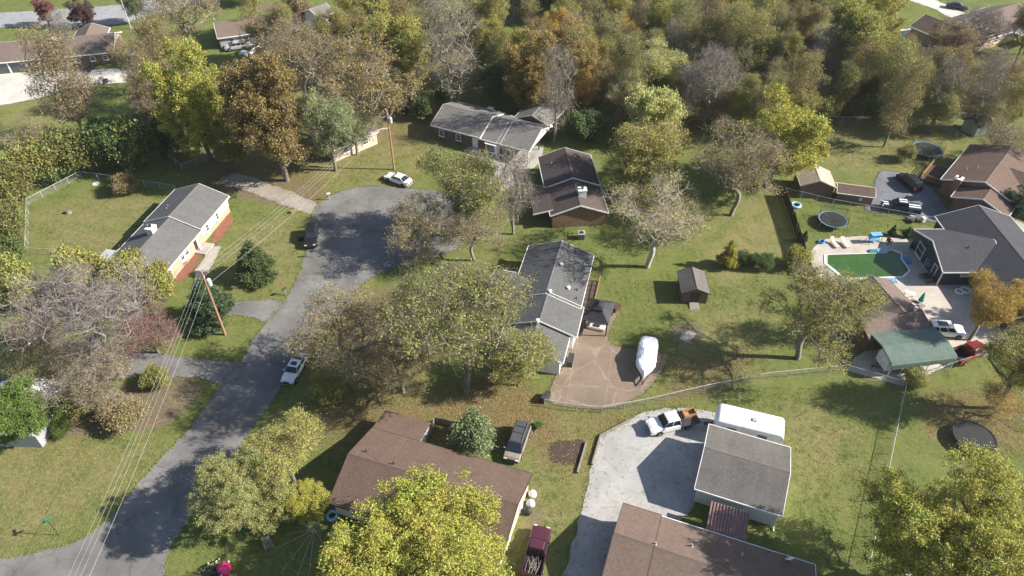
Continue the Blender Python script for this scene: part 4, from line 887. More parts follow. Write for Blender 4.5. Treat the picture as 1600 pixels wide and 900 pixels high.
camper('white camper trailer under the green carport', gc.matrix_basis @ Vector((-1.0, -.9, 0)) + Vector((0, 0, .06)), gc.rotation_euler.z, 6.4, 2.2, 2.35)

# shrink-wrapped boat on a trailer
A, B = G(1014, 536, 1.0), G(1006, 586, 1.0); d = B-A
e = empty('wrapped_boat', ((A+B)/2).xy.to_3d()+Vector((0, 0, .065)), math.atan2(d.y, d.x), 'boat shrink-wrapped in shiny white plastic on the patio', 'boat')
m = MB(); rings = []; n = 24; L = 6.3
for i in range(22):
    t = i/21; x = -L/2+L*t; w = 1.22*min(1, 1.15*(1-max(0, (t-.5)/.5)**2.2)+.0)*(.86+.14*min(1, t*6)); w = max(w, .05)
    zt = 1.75+.5*math.exp(-((t-.42)/.16)**2)-.25*max(0, t-.7); zk = .55+.55*max(0, t-.6)**1.3; ring = []
    for k in range(n):
        a = 2*math.pi*k/n; cx, sz = math.cos(a), math.sin(a)
        yy = w*(abs(cx)**.8)*(1 if cx > 0 else -1); zz = (1.25+(zt-1.25)*(sz**1.0)) if sz > 0 else 1.25+(1.25-zk)*(-(abs(sz)**.9))
        f = 1+.03*math.sin(9*a+i*1.7)+.025*random.uniform(-1, 1); ring.append((x+random.uniform(-.03, .03), yy*f, zz+.035*random.uniform(-1, 1)))
    rings.append(ring)
loft(m, rings); m.build('plastic_wrap', 'tarp', e, False)
m = MB(); m.bar((-L/2+.3, -.6, .5), (L/2-.6, -.5, .5), .1, .12); m.bar((-L/2+.3, .6, .5), (L/2-.6, .5, .5), .1, .12); m.bar((-1.0, -1.0, .42), (-1.0, 1.0, .42), .1, .1); m.bar((L/2-.6, -.5, .5), (L/2+.7, 0, .5), .1, .1); m.bar((L/2-.6, .5, .5), (L/2+.7, 0, .5), .1, .1); m.bar((L/2+.4, 0, .0), (L/2+.4, 0, .55), .07, .07); m.build('trailer_frame', 'metal_dark', e)
for s in (-1, 1): m = MB(); m.lathe([(.2, -.1), (.32, -.1), (.32, .1), (.2, .1)], 12, (-1.0, s*1.05, .32), 'y'); m.build('wheel', 'rubber', e)

# ---------------------------------------------------------------- pool and its furniture
pool = [(1291, 399), (1385, 396), (1392, 391), (1408, 397), (1407, 404), (1420, 423), (1410, 433), (1320, 436), (1291, 413)]
P = [G(*q) for q in pool]; pc = sum(P, Vector())/len(P)
e = empty('swimming_pool', pc, 0, 'swimming pool of green water with white coping on the terrace', 'pool')
def off(k): return [(pc+(p-pc)*k-pc) for p in P]
q0 = off(1.0); m = MB(); m.prism([(p.x, p.y) for p in q0], -.3, .075); m.build('water', 'pool_water', e)
for i in range(len(P)):
    a0, a1 = off(.985)[i], off(.985)[(i+1) % len(P)]; b0, b1 = off(1.045)[i], off(1.045)[(i+1) % len(P)]
    m = MB(); m.prism([(a0.x, a0.y), (b0.x, b0.y), (b1.x, b1.y), (a1.x, a1.y)], .0, .15); m.build('coping', 'plastic_white', e)
ld = G(1357, 436)-pc
for s in (-.3, .3): m = MB(); m.tube([(ld.x+s, ld.y-.5, .1), (ld.x+s, ld.y-.5, .8), (ld.x+s, ld.y-.2, .95), (ld.x+s, ld.y+.15, .75), (ld.x+s, ld.y+.15, .05)], .03, 6); m.build('ladder_rail', 'chrome', e)
def lounger(label, px, rz):
    e = empty('pool_lounger', G(*px)+Vector((0, 0, .06)), math.radians(rz), label, 'lounger', 'pink loungers by the pool')
    m = MB(); m.box((0, .35, .32), (.62, 1.2, .09)); m.build('seat', 'pink_cushion', e, bevel=.03)
    m = MB(); m.add([(-.31, -.25, .28), (.31, -.25, .28), (.31, -.95, .8), (-.31, -.95, .8), (-.31, -.25, .37), (.31, -.25, .37), (.31, -.95, .89), (-.31, -.95, .89)], [(3, 2, 1, 0), (4, 5, 6, 7), (0, 1, 5, 4), (1, 2, 6, 5), (2, 3, 7, 6), (3, 0, 4, 7)]); m.build('backrest', 'pink_cushion', e)
    for x in (-.27, .27):
        for y in (-.5, .85): m = MB(); m.box((x, y, .14), (.05, .05, .28)); m.build('leg', 'wood_dark', e)
lounger('left one of the two pale pink loungers at the far side of the pool', (1303, 383), 195); lounger('right one of the two pale pink loungers at the far side of the pool', (1319, 383), 195)
e = empty('swing_bench', G(1364, 379)+Vector((0, 0, .06)), math.radians(4), 'blue canopy swing bench on the terrace behind the pool', 'bench')
m = MB(); m.box((0, 0, .5), (1.5, .5, .1)); m.build('seat', 'fabric_blue', e); m = MB(); m.box((0, .28, .82), (1.5, .1, .55)); m.build('backrest', 'fabric_blue', e); m = MB(); m.box((0, .0, 1.6), (1.6, .9, .05)); m.build('canopy', 'fabric_blue', e)
for s in (-1, 1): m = MB(); m.bar((s*.95, -.6, 0), (s*.95, 0, 1.62), .06, .06); m.bar((s*.95, .6, 0), (s*.95, 0, 1.62), .06, .06); m.bar((s*.95, 0, .5), (s*.7, 0, .5), .05, .05); m.build('side_frame', 'metal_dark', e)
def mat_float(name, label, px, sz, mat, rz=0, z=.1, cat='pool float'):
    e = empty(name, G(*px)+Vector((0, 0, z)), rz, label, cat)
    k = int(sz[0]/.28)
    for i in range(k): m = MB(); m.tube([(-sz[0]/2+(i+.5)*sz[0]/k, -sz[1]/2, .07), (-sz[0]/2+(i+.5)*sz[0]/k, sz[1]/2, .07)], sz[0]/k*.52, 8); m.build('tube', mat, e)
mat_float('pool_mattress', 'teal air mattress at the far edge of the pool, left of two', (1364, 394), (1.3, .7), 'plastic_teal'); mat_float('pool_mattress', 'pale blue air mattress at the far edge of the pool, right of two', (1377, 393), (1.6, .7), 'pool_blue')
mat_float('pool_mattress', 'blue float lying at the right corner of the pool', (1417, 409), (.8, 1.4), 'plastic_blue')
mat_float('pool_mattress', 'white-blue float at the near edge of the pool', (1392, 440), (1.6, .7), 'pool_blue')
for i, (px, r, mt, lb) in enumerate((((1494, 440), .55, 'plastic_blue', 'dark blue swim ring, left in the pile by the navy house'), ((1503, 437), .6, 'plastic_black', 'black swim ring in the middle of the pile by the navy house'), ((1513, 436), .6, 'plastic_teal', 'teal swim ring, right in the pile by the navy house'), ((1498, 457), .5, 'plastic_white', 'white swim ring, left of two on the terrace'), ((1508, 455), .6, 'plastic_white', 'white swim ring, right of two on the terrace'), ((1283, 379), .4, 'plastic_blue', 'small blue ring at the far left corner of the terrace'), ((1243, 322), .7, 'pool_blue', 'small blue paddling ring on the grass at the board fence'))):
    m = MB(); m.tube([(math.cos(a)*r, math.sin(a)*r, .2) for a in np.linspace(0, 2*math.pi, 17)], r*.3, 8, False); o = m.build('swim_ring', mt, None, True, weld=True); o.location = G(*px)+Vector((0, 0, .0)); tag(o, lb, 'swim ring')
def trampoline(label, px, r, net=2.4, mat='pad_blue', group='trampolines'):
    e = empty('trampoline', G(*px), .3, label, 'trampoline', group); c16 = np.linspace(0, 2*math.pi, 25)
    m = MB(); m.lathe([(.02, .86), (r*.92, .86), (r*.92, .88), (.02, .88)], 28); m.build('jump_mat', 'net', e)
    m = MB(); m.lathe([(r*.91, .86), (r, .87), (r, .93), (r*.91, .92)], 28, ring=True); m.build('spring_pad', mat, e)
    for i in range(6):
        a = i*math.pi/3; m = MB(); m.tube([(math.cos(a)*r, math.sin(a)*r, 0), (math.cos(a)*r, math.sin(a)*r, .88)], .035, 6); m.build('leg', 'galvanised', e)
        if net: m = MB(); m.tube([(math.cos(a)*(r+.04), math.sin(a)*(r+.04), .88), (math.cos(a)*(r+.04), math.sin(a)*(r+.04), net)], .03, 6); m.build('net_pole', 'metal_dark', e)
    if net:
        W, Fs = [], []
        def st(a, b, w=.009):
            a = Vector(a); b = Vector(b); d = (b-a).normalized(); n = d.cross(Vector((a.x+.001, a.y, 0)).normalized()).normalized()*w; k = len(W); W.extend([a-n, a+n, b+n, b-n]); Fs.append((k, k+1, k+2, k+3))
        N = 72
        for i in range(N):
            a0, a1 = 2*math.pi*i/N, 2*math.pi*(i+1)/N; p = lambda a, z: (math.cos(a)*r, math.sin(a)*r, z)
            st(p(a0, .9), p(a0, net-.05))
            for q in range(9): z = .95+(net-1.0)*q/8; st(p(a0, z), p(a1, z), .02 if q in (0, 8) else .009)
        raw_mesh('safety_net', W, Fs, 'net', e)
trampoline('netted trampoline on the far lawn by the brown-roofed brick house', (1446, 240), 2.6); trampoline('netted trampoline on the lawn between board fence and pool', (1299, 350), 2.2); trampoline('round black trampoline half hidden by the yellow maple at the bottom right', (1518, 690), 2.3, 0, 'plastic_black')
def umbrella(label, px, r, mat, closed=False, z=0):
    e = empty('patio_umbrella', G(*px)+Vector((0, 0, z)), .2, label, 'umbrella'); m = MB(); m.tube([(0, 0, 0), (0, 0, 2.45)], .03, 8); m.build('pole', 'metal_grey', e); m = MB(); m.lathe([(.28, 0), (.28, .08), (.05, .14)], 12); m.build('base', 'metal_dark', e)
    if closed: m = MB(); m.lathe([(.36, 1.05), (.3, 1.4), (.16, 2.1), (.03, 2.6)], 9); m.build('canopy', mat, e)
    else:
        for i in range(8):
            a, b = i*math.pi/4, (i+1)*math.pi/4; A_, B_ = Vector((math.cos(a)*r, math.sin(a)*r, 1.95)), Vector((math.cos(b)*r, math.sin(b)*r, 1.95)); M_ = (A_+B_)/2*.985+Vector((0, 0, .03)); t = Vector((0, 0, 2.5)); dn = Vector((0, 0, -.025))
            m = MB(); m.add([A_, M_, B_, t, A_+dn, M_+dn, B_+dn, t+dn], [(0, 1, 3), (1, 2, 3), (5, 4, 7), (6, 5, 7), (0, 4, 5, 1), (1, 5, 6, 2)]); m.build('canopy_panel', mat, e, fix=False)
            m = MB(); m.tube([A_-Vector((0, 0, .03)), t-Vector((0, 0, .05))], .012, 4); m.build('rib', 'metal_dark', e)
umbrella('folded teal umbrella beside the picnic table on the terrace', (1434, 479), .5, 'fabric_green', True, .06); umbrella('open cream patio umbrella at the bottom edge under the yellow maple', (1424, 925), 1.45, 'fabric_cream')
def table(name, label, px, rz, L, W, mat, z=.06, benches=True):
    e = empty(name, G(*px)+Vector((0, 0, z)), rz, label, 'table'); m = MB(); m.box((0, 0, .74), (L, W, .05)); m.build('table_top', mat, e)
    for x in (-L*.38, L*.38): m = MB(); m.bar((x, -W*.8, 0), (x, W*.2, .72), .06, .08); m.bar((x, W*.8, 0), (x, -W*.2, .72), .06, .08); m.build('leg', mat, e)
    if benches:
        for s in (-1, 1): m = MB(); m.box((0, s*W*.85, .44), (L, .26, .05)); m.build('bench', mat, e)
table('picnic_table', 'grey picnic table beside the shingled outbuilding', (1430, 480), math.radians(-52), 1.9, .7, 'wood_grey'); table('folding_table', 'white folding table on the terrace behind the picnic table', (1419, 464), math.radians(-40), 1.3, .7, 'plastic_white', benches=False)
table('patio_table', 'dark patio table at the corner of the navy house', (1447, 438), .3, 1.4, 1.0, 'wood_dark')
def chair(name, label, px, rz, mat, z=.06, s=1.0, group=None):
    e = empty(name, G(*px)+Vector((0, 0, z)), rz, label, 'chair', group); e.scale = (s, s, s); m = MB()
    for i in range(5): m.box((-.24+i*.12, 0, .4), (.1, .55, .04))
    m.build('seat', mat, e); m = MB()
    for i in range(5): m.bar((-.24+i*.12, .26, .4), (-.26+i*.13, .48, 1.05), .1, .03)
    m.bar((-.3, .36, .7), (.3, .36, .7), .04, .08); m.build('backrest', mat, e)
    for x in (-.3, .3):
        m = MB(); m.box((x, -.02, .6), (.13, .7, .03)); m.build('armrest', mat, e)
        for y in (-.27, .25): m = MB(); m.box((x, y, .3), (.06, .08, .6)); m.build('leg', mat, e)
chair('adirondack_chair', 'grey wooden armchair on the shaded lawn at the bottom', (421, 856), .5, 'wood_grey', 0, 1.25)
chair('garden_chair', 'black chair at the far right corner of the pool terrace', (1388, 381), .2, 'metal_dark'); chair('garden_chair', 'dark chair against the navy house wall', (1424, 390), 1.2, 'metal_dark')
chair('porch_chair', 'small grey chair in the mulch bed of the house with white chimney', (290, 414), 2.3, 'wood_grey', .06)
e = empty('garden_rack', G(1448, 419)+Vector((0, 0, .06)), .9, 'white arched metal garden rack by the navy house door', 'garden rack'); m = MB()
for y in (-.5, .5): m.tube([(-.6, y, 0)]+[(-.6*math.cos(a), y, .8+.6*math.sin(a)) for a in np.linspace(0, math.pi, 9)]+[(.6, y, 0)], .03, 5)
for a in np.linspace(0, math.pi, 7): m.tube([(-.6*math.cos(a), -.5, .8+.6*math.sin(a)), (-.6*math.cos(a), .5, .8+.6*math.sin(a))], .025, 5)
m.build('arch_frame', 'plastic_white', e)
# ---------------------------------------------------------------- yard things
def boxy(name, label, cat, px, rz, d, mat, z=0, extra=None, top=None):
    e = empty(name, G(*px)+Vector((0, 0, z)), rz, label, cat); m = MB(); m.box((0, 0, d[2]/2), d); m.build('body', mat, e, bevel=min(d)*.06)
    if top: m = MB(); m.box((0, 0, d[2]+.04), (d[0]*1.06, d[1]*1.06, .08)); m.build('lid', top, e)
    return e
e = boxy('air_conditioner', 'grey air conditioner unit below the bare brick gable wall', 'air conditioner', (908, 372), .05, (1.0, 1.0, 1.0), 'metal_grey', top='lamp_grey'); m = MB(); m.lathe([(.02, 1.09), (.36, 1.09), (.36, 1.13), (.02, 1.13)], 16); m.build('fan_guard', 'metal_dark', e)
m = MB()
for i in range(8): m.box((-.42+i*.12, -.52, .5), (.05, .03, .8))
m.build('louvres', 'metal_dark', e)
e = boxy('riding_mower', 'red riding mower at the back eave of the brick-gabled house', 'mower', (949, 314), 1.2, (1.2, .7, .5), 'plastic_red', .2)
m = MB(); m.box((-.3, 0, .75), (.4, .45, .4)); m.build('seat', 'plastic_black', e)
for x in (-.4, .4):
    for s in (-1, 1): m = MB(); m.lathe([(.08, -.08), (.22, -.08), (.22, .08), (.08, .08)], 10, (x, s*.4, .05), 'y'); m.build('wheel', 'rubber', e)
def bag(label, px, mat, s):
    m = MB(); m.lathe([(.02, 0), (.34, .03), (.42, .2), (.38, .42), (.2, .6), (.06, .68), (.12, .76), (.02, .78)], 12); n = len(m.v); m.v = [(x*s+random.gauss(0, .018), y*s+random.gauss(0, .018), max(0, z*s+random.gauss(0, .015))) for x, y, z in m.v]
    o = m.build('rubbish_bag', mat, None); o.location = G(*px); tag(o, label, 'rubbish bag')
bag('white rubbish bag farthest up the brown-roofed house wall', (832, 774), 'plastic_white', 1.1); bag('grey-white rubbish bag between two others at the house wall', (829, 789), 'lamp_grey', 1.15); bag('black rubbish bag nearest the maroon pickup at the house wall', (824, 801), 'plastic_black', 1.15)
def mailbox(label, px, rz, post='wood_grey', col='metal_dark'):
    e = empty('mailbox', G(*px), rz, label, 'mailbox', 'mailboxes along the street'); m = MB(); m.box((0, 0, .55), (.12, .12, 1.1)); m.build('post', post, e)
    m = MB(); m.extrude([(-.13, 1.1), (.13, 1.1), (.13, 1.25), (.07, 1.36), (-.07, 1.36), (-.13, 1.25)], -.3, .3, lambda u, v, z: (u, v, z)); m.build('box', col, e); m = MB(); m.box((.1, .15, 1.32), (.05, .02, .2)); m.build('flag', 'plastic_red', e)
mailbox('mailbox at the gravel drive by the turning circle', (515, 312), .4, 'stone', 'lamp_grey'); mailbox('mailbox in front of the black vehicle with open door', (489, 402), .2); mailbox('mailbox on the lawn corner beside the side drive', (447, 461), .8)
e = empty('street_sign', G(92, 836), math.radians(35), 'green street name sign on a pole at the bottom left corner', 'sign'); m = MB(); m.tube([(0, 0, 0), (0, 0, 2.9)], .035, 6); m.build('pole', 'metal_dark', e); m = MB(); m.box((0, 0, 2.78), (.95, .03, .22)); m.build('name_plate', 'sign_green', e); m = MB(); m.box((0, 0, 3.02), (.03, .85, .22)); m.build('name_plate', 'sign_green', e)
# lawn decorations: spider with pink body, string web
e = empty('lawn_spider', G(345, 897), .3, 'giant toy spider with pink ball body and white-banded black legs on the lawn', 'decoration')
m = MB(); m.lathe([(.02, 0), (.45, .12), (.66, .45), (.68, .7), (.5, 1.1), (.02, 1.3)], 20, (.45, .1, .0)); m.build('abdomen', 'plastic_pink', e, True)
m = MB(); m.lathe([(.02, .1), (.3, .2), (.42, .45), (.3, .7), (.02, .8)], 14, (-.45, 0, 0)); m.build('head', 'plastic_black', e, True)
for i in range(8):
    s = -1 if i < 4 else 1; k = i % 4; a = math.radians(25+k*38)*s; dx, dy = -math.cos(a), math.sin(a)
    pts = [Vector((-.45, 0, .5)), Vector((-.45+dx*.7, dy*.7, .95)), Vector((-.45+dx*1.3, dy*1.3, .5)), Vector((-.45+dx*1.6, dy*1.6, .03))]; m = MB(); m.tube(pts, .07, 6); lg = m.build('leg', 'plastic_black', e)
    for t in (.3, .65): m = MB(); q0 = pts[1].lerp(pts[2], t); q1 = pts[1].lerp(pts[2], t+.15); m.tube([q0, q1], .085, 6); m.build('band', 'plastic_white', lg)
    m = MB(); m.lathe([(.02, -.1), (.12, 0), (.02, .1)], 8, tuple(pts[3]+Vector((0, 0, .1)))); m.build('foot', 'plastic_white', lg)
e = empty('string_web', G(470, 850), 0, 'white string spider web stretched over the lawn at the bottom', 'decoration'); o = G(470, 850); cen = G(492, 828)-o; ends = [G(*q)-o for q in ((432, 858), (440, 895), (462, 908), (482, 905), (505, 850), (500, 815), (470, 818), (446, 836))]
for q in ends: m = MB(); m.tube([cen+Vector((0, 0, .2)), q+Vector((0, 0, .12))], .022, 4); m.build('spoke', 'wire', e)
for f in (.3, .5, .7, .88):
    for i in range(7): m = MB(); z = lambda f_: 0.2*(1-f_)+.12*f_; a, b = cen.lerp(ends[i], f), cen.lerp(ends[i+1], f); mid = (a+b)/2*.97+cen*.03; m.tube([a+Vector((0, 0, z(f))), mid+Vector((0, 0, z(f)-.05)), b+Vector((0, 0, z(f)))], .007, 4); m.build('thread', 'wire', e)
e = empty('toy_wagon', G(530, 836), .5, 'red and white toy wagon with a tub beside the maple on the lawn', 'wagon'); m = MB(); m.box((0, 0, .35), (1.0, .55, .28)); m.build('tub', 'plastic_red', e, bevel=.04); m = MB(); m.tube([(math.cos(a)*.32-.2, math.sin(a)*.32, .62) for a in np.linspace(0, 2*math.pi, 15)], .1, 7, False); m.build('ring', 'plastic_white', e, weld=True); m = MB(); m.tube([(.5, 0, .3), (1.1, .1, .7)], .03, 5); m.build('handle', 'metal_dark', e)
for x in (-.32, .32):
    for s in (-1, 1): m = MB(); m.lathe([(.03, -.05), (.15, -.05), (.15, .05), (.03, .05)], 10, (x, s*.3, .15), 'y'); m.build('wheel', 'rubber', e)
m = MB(); m.tube([(math.cos(a)*.5, math.sin(a)*.5, .18) for a in np.linspace(0, 2*math.pi, 15)], .17, 8, False); o = m.build('swim_ring', 'pool_blue', None, weld=True); o.location = G(520, 807); tag(o, 'pale blue ring lying by the wall of the house under the maple', 'ring')
e = empty('tree_stump', G(107, 333), .4, 'grey stump lying in the fenced yard', 'stump'); m = MB(); m.lathe([(.55, 0), (.42, .2), (.36, .5), (.30, .52), (.02, .5)], 11); m.build('trunk', 'bark', e)
m = MB(); m.lathe([(.02, .02), (.55, .03), (.6, .12), (.5, .14), (.02, .1)], 14); o = m.build('round_tub', 'lamp_grey', None); o.location = G(150, 288); tag(o, 'pale round tub at the far side of the fenced yard', 'tub')
boxy('wood_block', 'brown timber block on the grass beside the gravel drive', 'timber', (459, 332), .4, (.9, .4, .45), 'wood')
boxy('grill_cart', 'dark grill cart at the patio edge by the house wall', 'grill', (852, 624), .9, (1.5, .6, .9), 'metal_dark', .0)
boxy('storage_bench', 'dark storage bench behind the gazebo', 'bench', (962, 484), .8, (1.3, .8, .7), 'wood_dark', .06)
boxy('drum', 'white drum beside the grass edge of the asphalt drive', 'drum', (1441, 346), .3, (.6, .6, .8), 'plastic_white')
for lb, px, s in (('dark barrow heap at the fence below the navy pickup', (1424, 345), 1.0), ('dark scrap heap on the concrete drive by the far house', (160, 129), 1.6), ('scrap heap with pale lid on the drive by the far house', (140, 110), 1.5)):
    e = empty('scrap_heap', G(*px), .4, lb, 'heap')
    for i in range(6): m = MB(); m.box((random.uniform(-.7, .7)*s, random.uniform(-.5, .5)*s, random.uniform(.15, .4)*s), (random.uniform(.4, .9)*s, random.uniform(.2, .5)*s, random.uniform(.2, .5)*s), random.uniform(0, 3)); m.build('scrap', random.choice(['metal_dark', 'wood_grey', 'lamp_grey', 'wood_dark']), e)
e = empty('garden_pots', G(1000, 0), 0); bpy.data.objects.remove(e)
board_fence('low white-grey rail fence behind the brown-roofed house extension', [(668, 690), (680, 660), (716, 668)], 1.0, 'wood_grey', .2)
# low timber walls along the gravel yard
for lb, a, b in (('pale timber edging along the left side of the gravel yard', (925, 727), (938, 682)), ('timber edging beside the dark soil bed', (902, 740), (916, 692)), ('long timber edging at the upper side of the gravel yard', (938, 682), (985, 657))):
    A_, B_ = G(*a), G(*b); e = empty('timber_edging', A_, 0, lb, 'edging'); d = B_-A_; n = max(2, int(d.length/1.2))
    for i in range(n): m = MB(); m.bar(d*(i/n)+Vector((0, 0, .16)), d*((i+.97)/n)+Vector((0, 0, .16)), .18, .32); m.build('timber', 'wood_grey', e)

# ---------------------------------------------------------------- utility poles and lines
def utility_pole(label, px, hgt, rz, mat, lamp=False, low=None):
    e = empty('utility_pole', G(*px), rz, label, 'utility pole', 'utility poles'); m = MB(); m.tube([(0, 0, 0), (0, 0, hgt*.5), (0, 0, hgt)], [.17, .14, .11], 10); m.build('pole', mat, e)
    m = MB(); m.lathe([(.02, -.5), (.26, -.5), (.28, -.4), (.28, .4), (.2, .5), (.02, .52)], 14, (.42, 0, hgt-1.9)); m.build('transformer', 'lamp_grey', e)
    m = MB(); m.bar((0, -.9, hgt-.45), (0, .9, hgt-.45), .1, .12); m.build('cross_arm', mat, e)
    for y in (-.8, 0, .8): m = MB(); m.lathe([(.03, hgt-.4), (.06, hgt-.34), (.03, hgt-.28), (.06, hgt-.22), (.02, hgt-.15)], 8, (0, y, 0)); m.build('insulator', 'plastic_white', e)
    if lamp:
        m = MB(); m.tube([(0, 0, hgt-3.3), (-1.2, -.3, hgt-3.0), (-2.6, -.6, hgt-3.2)], .05, 6); m.build('lamp_arm', 'lamp_grey', e); m = MB(); m.box((-2.9, -.68, hgt-3.25), (.7, .28, .16)); m.build('lamp_head', 'lamp_grey', e, bevel=.04)
    return e
p1 = utility_pole('wooden utility pole with transformer and lamp arm behind the white sedan', (616, 265), 11.3, math.radians(20), 'pole_wood', True)
p2 = utility_pole('orange-brown utility pole beside the dark conifer at the street', (352, 523), 10.9, math.radians(35), 'pole_orange')
p3 = utility_pole('utility pole at the bottom left end of the power lines', (135, 1130), 11, math.radians(40), 'pole_wood')
e = empty('lamp_post', G(205, 45), .5, 'pale street lamp post beside the far street', 'lamp post'); m = MB(); m.tube([(0, 0, 0), (0, 0, 8)], [.12, .08], 8); m.build('pole', 'lamp_grey', e); m = MB(); m.tube([(0, 0, 7.8), (.8, 0, 8.2), (1.6, 0, 8.2)], .05, 6); m.build('arm', 'lamp_grey', e); m = MB(); m.box((1.8, 0, 8.15), (.6, .25, .14)); m.build('lamp_head', 'lamp_grey', e)
WIRES = ['uppermost', 'second', 'third', 'lowest']
def wires(pa, pb, ha, hb, where, sag=.9, n=4):
    for i in range(n):
        dy = (-.8, 0, .8, .1)[i]; dz = (-.15, -.15, -.15, -2.3)[i]
        a = pa.matrix_basis @ Vector((0, dy, ha+dz)); b = pb.matrix_basis @ Vector((0, dy, hb+dz)); m = MB()
        m.tube([a.lerp(b, t)-Vector((0, 0, 4*sag*t*(1-t))) for t in np.linspace(0, 1, 15)], .009 if i < 3 else .013, 4)
        tag(m.build('power_line', 'wire', None), f'{WIRES[i]} power line {where}', 'power line', 'power lines')
for p, l in ((p1, 1), (p2, 1), (p3, 1)): pass
bpy.context.view_layer.update()
wires(p3, p2, 11, 10.9, 'over the street at the lower left'); wires(p2, p1, 10.9, 11.3, 'over the lawn towards the turning circle')

# ---------------------------------------------------------------- trees
def skeleton(seed, Hh, th, lobes, n, step=.55, lean=0.0, up=.35):
    """trunk plus limbs grown towards points spread through the crown lobes [(cx,cy,cz,rx,ry,rz)]"""
    r = np.random.default_rng(seed); T = []
    vol = np.array([l[3]*l[4]*l[5] for l in lobes]); vol = vol/vol.sum()
    for l, v in zip(lobes, vol):
        k = max(3, int(n*v)); d = r.normal(size=(k, 3)); d /= np.linalg.norm(d, axis=1)[:, None]; rad = r.random(k)**.42
        T.append(np.array(l[:3])+d*rad[:, None]*np.array(l[3:]))
    T = np.concatenate(T); T = T[T[:, 2] > th*.75]
    pos = np.zeros((len(T)*14+80, 3)); par = np.full(len(pos), -1); cnt = 0; k = 0
    nt = max(4, int(th/step)+3); wob = r.normal(size=2)*.06
    for i in range(nt+1):
        z = th*1.15*i/nt; pos[cnt] = (lean*z+wob[0]*z*math.sin(z*.9), wob[1]*z*math.sin(z*.7+1), z); par[cnt] = cnt-1; cnt += 1
    first = int(nt*.75)
    T = T[np.argsort(np.linalg.norm(T-pos[nt], axis=1)+r.normal(size=len(T))*.8)]
    tips = []
    for t in T:
        P = pos[first:cnt]; d = np.linalg.norm(P-t, axis=1); dz = (t[2]-P[:, 2])
        j = first+int(np.argmin(d+np.maximum(0, up*np.hypot(P[:, 0]-t[0], P[:, 1]-t[1])-dz)*.7)); D = np.linalg.norm(pos[j]-t)
        m = max(1, int(D/step)); a = pos[j].copy(); pj = par[j]; dirp = pos[j]-pos[pj] if pj >= 0 else np.array([0, 0, 1.]); dirp = dirp/(np.linalg.norm(dirp)+1e-6); last = j
        ctrl = a+dirp*D*.35
        for q in range(1, m+1):
            if cnt >= len(pos)-1: break
            s = q/m; p = (1-s)**2*a+2*s*(1-s)*ctrl+s*s*t; 
            if q < m: p = p+r.normal(size=3)*.05
            pos[cnt] = p; par[cnt] = last; last = cnt; cnt += 1
        tips.append(last)
    pos = pos[:cnt]; par = par[:cnt]; num = np.zeros(cnt); num[tips] = 1
    for i in range(cnt-1, 0, -1): num[par[i]] += num[i]
    return pos, par, np.maximum(num, 1), np.array(tips), r
def tubes(pos, par, rad, sides):
    """all branch segments as tapered prisms"""
    i = np.nonzero(par >= 0)[0]; a, b = pos[par[i]], pos[i]; d = b-a; L = np.linalg.norm(d, axis=1); k = L > 1e-5; i, a, b, d = i[k], a[k], b[k], d[k]/L[k][:, None]
    ref = np.where(np.abs(d[:, 2:3]) < .9, np.array([[0, 0, 1.]]), np.array([[1., 0, 0]])); u = np.cross(d, ref); u /= np.linalg.norm(u, axis=1)[:, None]; w = np.cross(d, u)
    ra = np.minimum(rad[par[i]], rad[i]*1.5)[:, None]; rb = rad[i][:, None]; V = []
    for base, rr in ((a-d*ra*.3, ra), (b, rb)):
        for q in range(sides): an = 2*math.pi*q/sides; V.append(base+(u*math.cos(an)+w*math.sin(an))*rr)
    V = np.stack(V, 1).reshape(-1, 3); n = len(i); o = np.arange(n)[:, None]*(2*sides); F = []
    for q in range(sides): q2 = (q+1) % sides; F.append(np.concatenate([o+q, o+q2, o+sides+q2, o+sides+q], 1))
    return V, np.concatenate(F)
def leaves(r, C, size, flat=.5, droop=0.0, aspect=.62):
    n = len(C); nr = r.normal(size=(n, 3)); nr[:, 2] = np.abs(nr[:, 2])+flat; nr /= np.linalg.norm(nr, axis=1)[:, None]
    a = np.cross(nr, r.normal(size=(n, 3))); a /= np.linalg.norm(a, axis=1)[:, None]; b = np.cross(nr, a); s = size*(.6+.8*r.random(n))[:, None]
    if droop: a[:, 2] -= droop; 
    V = np.stack([C-a*s*.5, C+b*s*aspect*.5-a*s*.05, C+a*s*.5, C-b*s*aspect*.5-a*s*.05], 1).reshape(-1, 3); return V, np.arange(4*n).reshape(n, 4)
PROTO = {}
